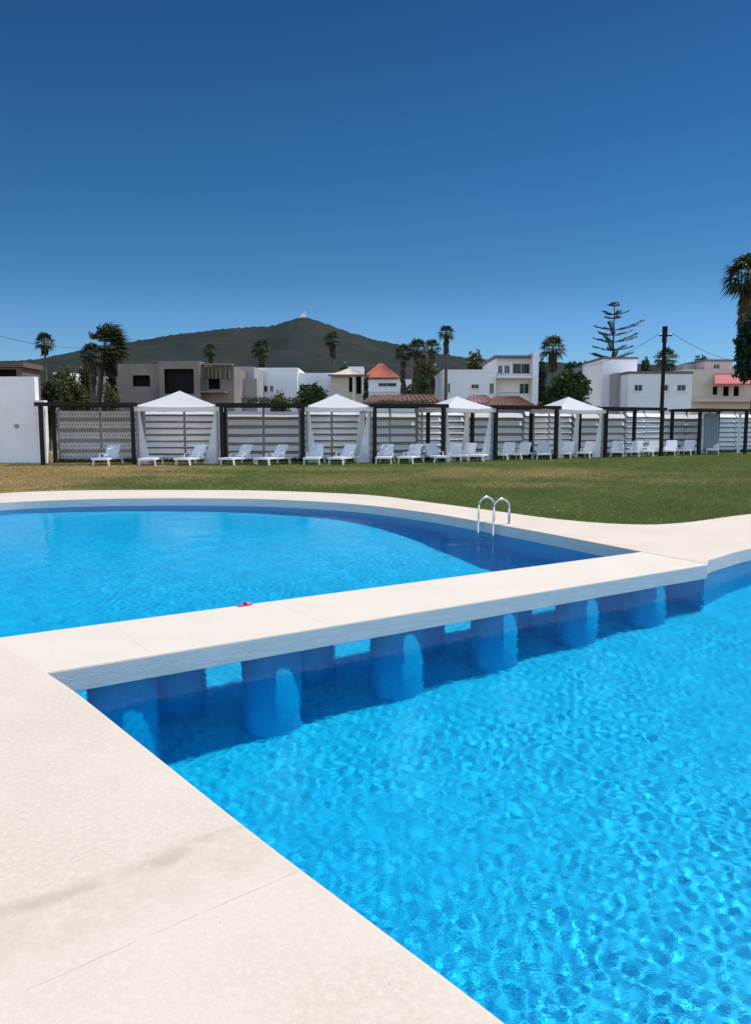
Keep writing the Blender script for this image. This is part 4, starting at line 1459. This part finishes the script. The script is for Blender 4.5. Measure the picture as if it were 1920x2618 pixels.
tree('round_tree', 'big dark green round tree behind the rightmost gazebo', 1250, 62, 812, 158, M['leaf_dark'], 21, n=11000, base_frac=0.1, leaf=0.15, lob=14)
tree('dark_shrub', 'dark green bush in front of the long white house', 690, 52, 842, 88, M['leaf_dark'], 22, n=4500, base_frac=0.1, leaf=0.11)
tree('brown_shrub', 'brownish green bush left of the dark bush by the long white house', 618, 46, 858, 52, M['leaf_mid'], 23, n=2600, base_frac=0.1, leaf=0.09)
tree('olive_tree', 'olive green bushy tree just right of the far left palm', 146, 56, 804, 108, M['leaf_mid'], 24, n=5200, base_frac=0.1, leaf=0.12)
tree('olive_tree', 'small dark bushy tree between far left palm and leftmost pergola', 106, 50, 832, 80, M['leaf_dark'], 25, n=3200, base_frac=0.1, leaf=0.11)
tree('olive_tree', 'greyish green bush at the foot of the windblown palm', 236, 52, 836, 66, M['leaf_mid'], 26, n=2600, base_frac=0.1, leaf=0.10)
tree('broad_tree', 'yellowish green tree behind the modern white house roof', 1046, 118, 771, 92, M['leaf_mid'], 27, n=5000, base_frac=0.3, leaf=0.26)
tree('broad_tree', 'low dark tree rising left of the modern house behind the palms', 925, 95, 790, 80, M['leaf_mid'], 28, n=4200, base_frac=0.2, leaf=0.22)
tree('broad_tree', 'dark brown green tree crown above the cream villa', 757, 90, 798, 48, M['leaf_mid'], 29, n=3000, base_frac=0.3, leaf=0.2)
tree('dark_shrub', 'dark undergrowth at the feet of the central palm cluster', 930, 66, 822, 74, M['leaf_dark'], 36, n=4200, base_frac=0.05, leaf=0.13)
tree('olive_tree', 'olive tree right behind the foot of the windblown palm', 186, 70, 796, 70, M['leaf_mid'], 37, n=3600, base_frac=0.1, leaf=0.14)
tree('villa_tree', 'slim dark tree between the cream villa columns and the red roof', 806, 62, 818, 22, M['leaf_dark'], 30, n=1800, base_frac=0.1, leaf=0.10)
tree('broad_tree', 'tall broad evergreen at the right edge below the tall palm', 1668, 54, 680, 150, M['leaf_blue'], 31, n=15000, base_frac=0.50, leaf=0.18, lob=16)
tree('broad_tree', 'dark tree between the pole palm and the white tower', 1420, 100, 786, 44, M['leaf_dark'], 32, n=2600, base_frac=0.3, leaf=0.2)
tree('broad_tree', 'distant blue green trees beside the lone fan palm', 1190, 135, 788, 66, M['leaf_blue'], 33, n=3600, base_frac=0.2, leaf=0.3)
tree('broad_tree', 'distant blue green tree left of the grey apartment block', 1270, 135, 792, 70, M['leaf_blue'], 34, n=3600, base_frac=0.2, leaf=0.3)
tree('broad_tree', 'dark tree standing behind the cream awning house', 1545, 110, 784, 60, M['leaf_blue'], 35, n=3200, base_frac=0.2, leaf=0.24)

# creeper on the second pergola
def creeper(k, u0, u1, label, seed, n=1300, hgt=0.18):
    rng = np.random.default_rng(seed)
    a, b_ = FRONT[k], FRONT[k + 1]
    lobes = []
    for q in range(6):
        p = a.lerp(b_, u0 + (u1 - u0) * (q + .5) / 6)
        lobes.append((p.x, p.y + rng.uniform(0.1, 0.6), 2.60 + rng.uniform(0, hgt * .6), 0.38, 0.35, hgt * rng.uniform(.7, 1.2)))
    o = leaves('creeper', leaf_cloud(rng, lobes, n, 0.045), M['leaf_mid'])
    tag(o, label, 'climbing plant')


creeper(2, 0.25, 0.95, 'green creeper spreading over the beam of the second brown pergola', 41)
creeper(4, 0.05, 0.9, 'thin green creeper on the beam of the third brown pergola', 42, 700, 0.10)

# shrubs massed far behind the houses
rng = np.random.default_rng(50)
lobes = []
for k in range(110):
    x = -150 + 300 * k / 109 + rng.uniform(-2, 2)
    lobes.append((x, rng.uniform(150, 185), rng.uniform(1, 5.5), rng.uniform(4, 8), 4, rng.uniform(3, 6.5)))
o = leaves('far_woods', leaf_cloud(rng, lobes, 26000, 0.5), M['leaf_mid'])
tag(o, 'low line of trees far behind the houses', 'woods', kind='stuff')

# ------------------------------------------------------------------ hills
def hills():
    rid = [(-400, 800), (-200, 795), (0, 791), (60, 790), (100, 786), (160, 773), (230, 759), (300, 747), (370, 735), (440, 727), (500, 719), (560, 715), (600, 713), (625, 705), (645, 698), (665, 694),
           (685, 697), (705, 704), (740, 717), (780, 731), (820, 743), (860, 751), (900, 761), (940, 770), (990, 779), (1060, 787), (1200, 794), (1400, 798), (1700, 806), (2000, 812)]
    Y0 = 2600
    xs_ = np.array([at(a, b, Y0).x for a, b in rid]); zs_ = np.array([at(a, b, Y0).z for a, b in rid])
    nx, ny = 420, 90
    X, T = np.meshgrid(np.linspace(xs_[0], xs_[-1], nx), np.linspace(-1, 1, ny))
    Yg = Y0 + T * 1300
    Hh = np.interp(X, xs_, zs_)
    fall = np.clip(1 - np.abs(T), 0, 1)
    fall = fall ** np.where(Hh > 120, 1.15, 0.9)
    rg = np.random.default_rng(9); Nz = np.zeros_like(X)
    for i in range(40):
        lam = rg.uniform(90, 600); th = rg.uniform(0, 3.14); Nz += lam * np.sin(2 * math.pi / lam * (X * math.cos(th) + Yg * math.sin(th)) + rg.uniform(0, 6.28))
    Nz *= 0.0105
    Z = Hh * fall + Nz * fall * (1 - fall) * 2.2 - 2
    rough = rg.normal(0, 1.1, X.shape) * (0.3 + fall)
    Z += rough
    idx = np.arange(nx * ny).reshape(ny, nx)
    F = np.stack([idx[:-1, :-1], idx[:-1, 1:], idx[1:, 1:], idx[1:, :-1]], -1).reshape(-1, 4)
    m = bpy.data.materials.new('hill_scrub'); t, b = nodes(m)
    b.inputs['Roughness'].default_value = 0.95; b.inputs['Specular IOR Level'].default_value = 0.05
    tc = t.nodes.new('ShaderNodeTexCoord').outputs['Object']
    n1 = noise(t, tc, 0.004, 6, 0.65); n2 = noise(t, tc, 0.03, 5, 0.7)
    c = mixc(t, smooth_step(t, n1.outputs['Fac'], 0.42, 0.62), (0.018, 0.026, 0.024), (0.037, 0.034, 0.029))
    c = mixc(t, smooth_step(t, n2.outputs['Fac'], 0.4, 0.7), c, (0.022, 0.032, 0.026))
    t.links.new(c, b.inputs['Base Color'])
    o = fast_mesh('hills', np.stack([X, Yg, Z], -1).reshape(-1, 3), F, m, smooth=True)
    tag(o, kind='structure')
    s = at(667, 695, Y0)
    r = empty('summit_station', (s.x, Y0 - 6, s.z - 6))
    tag(r, 'tiny white station with mast on the mountain summit', 'building')
    MB().box(-9, 9, -4, 4, 0, 9).build('station_building', M['white_wall'], r)
    MB().box(-2, 4, -3, 3, 9.01, 15).build('roof_room', M['white_wall'], r)
    MB().tube([(6, 0, 9), (6, 0, 22)], 0.5, 6).build('mast', M['steel'], r)


hills()
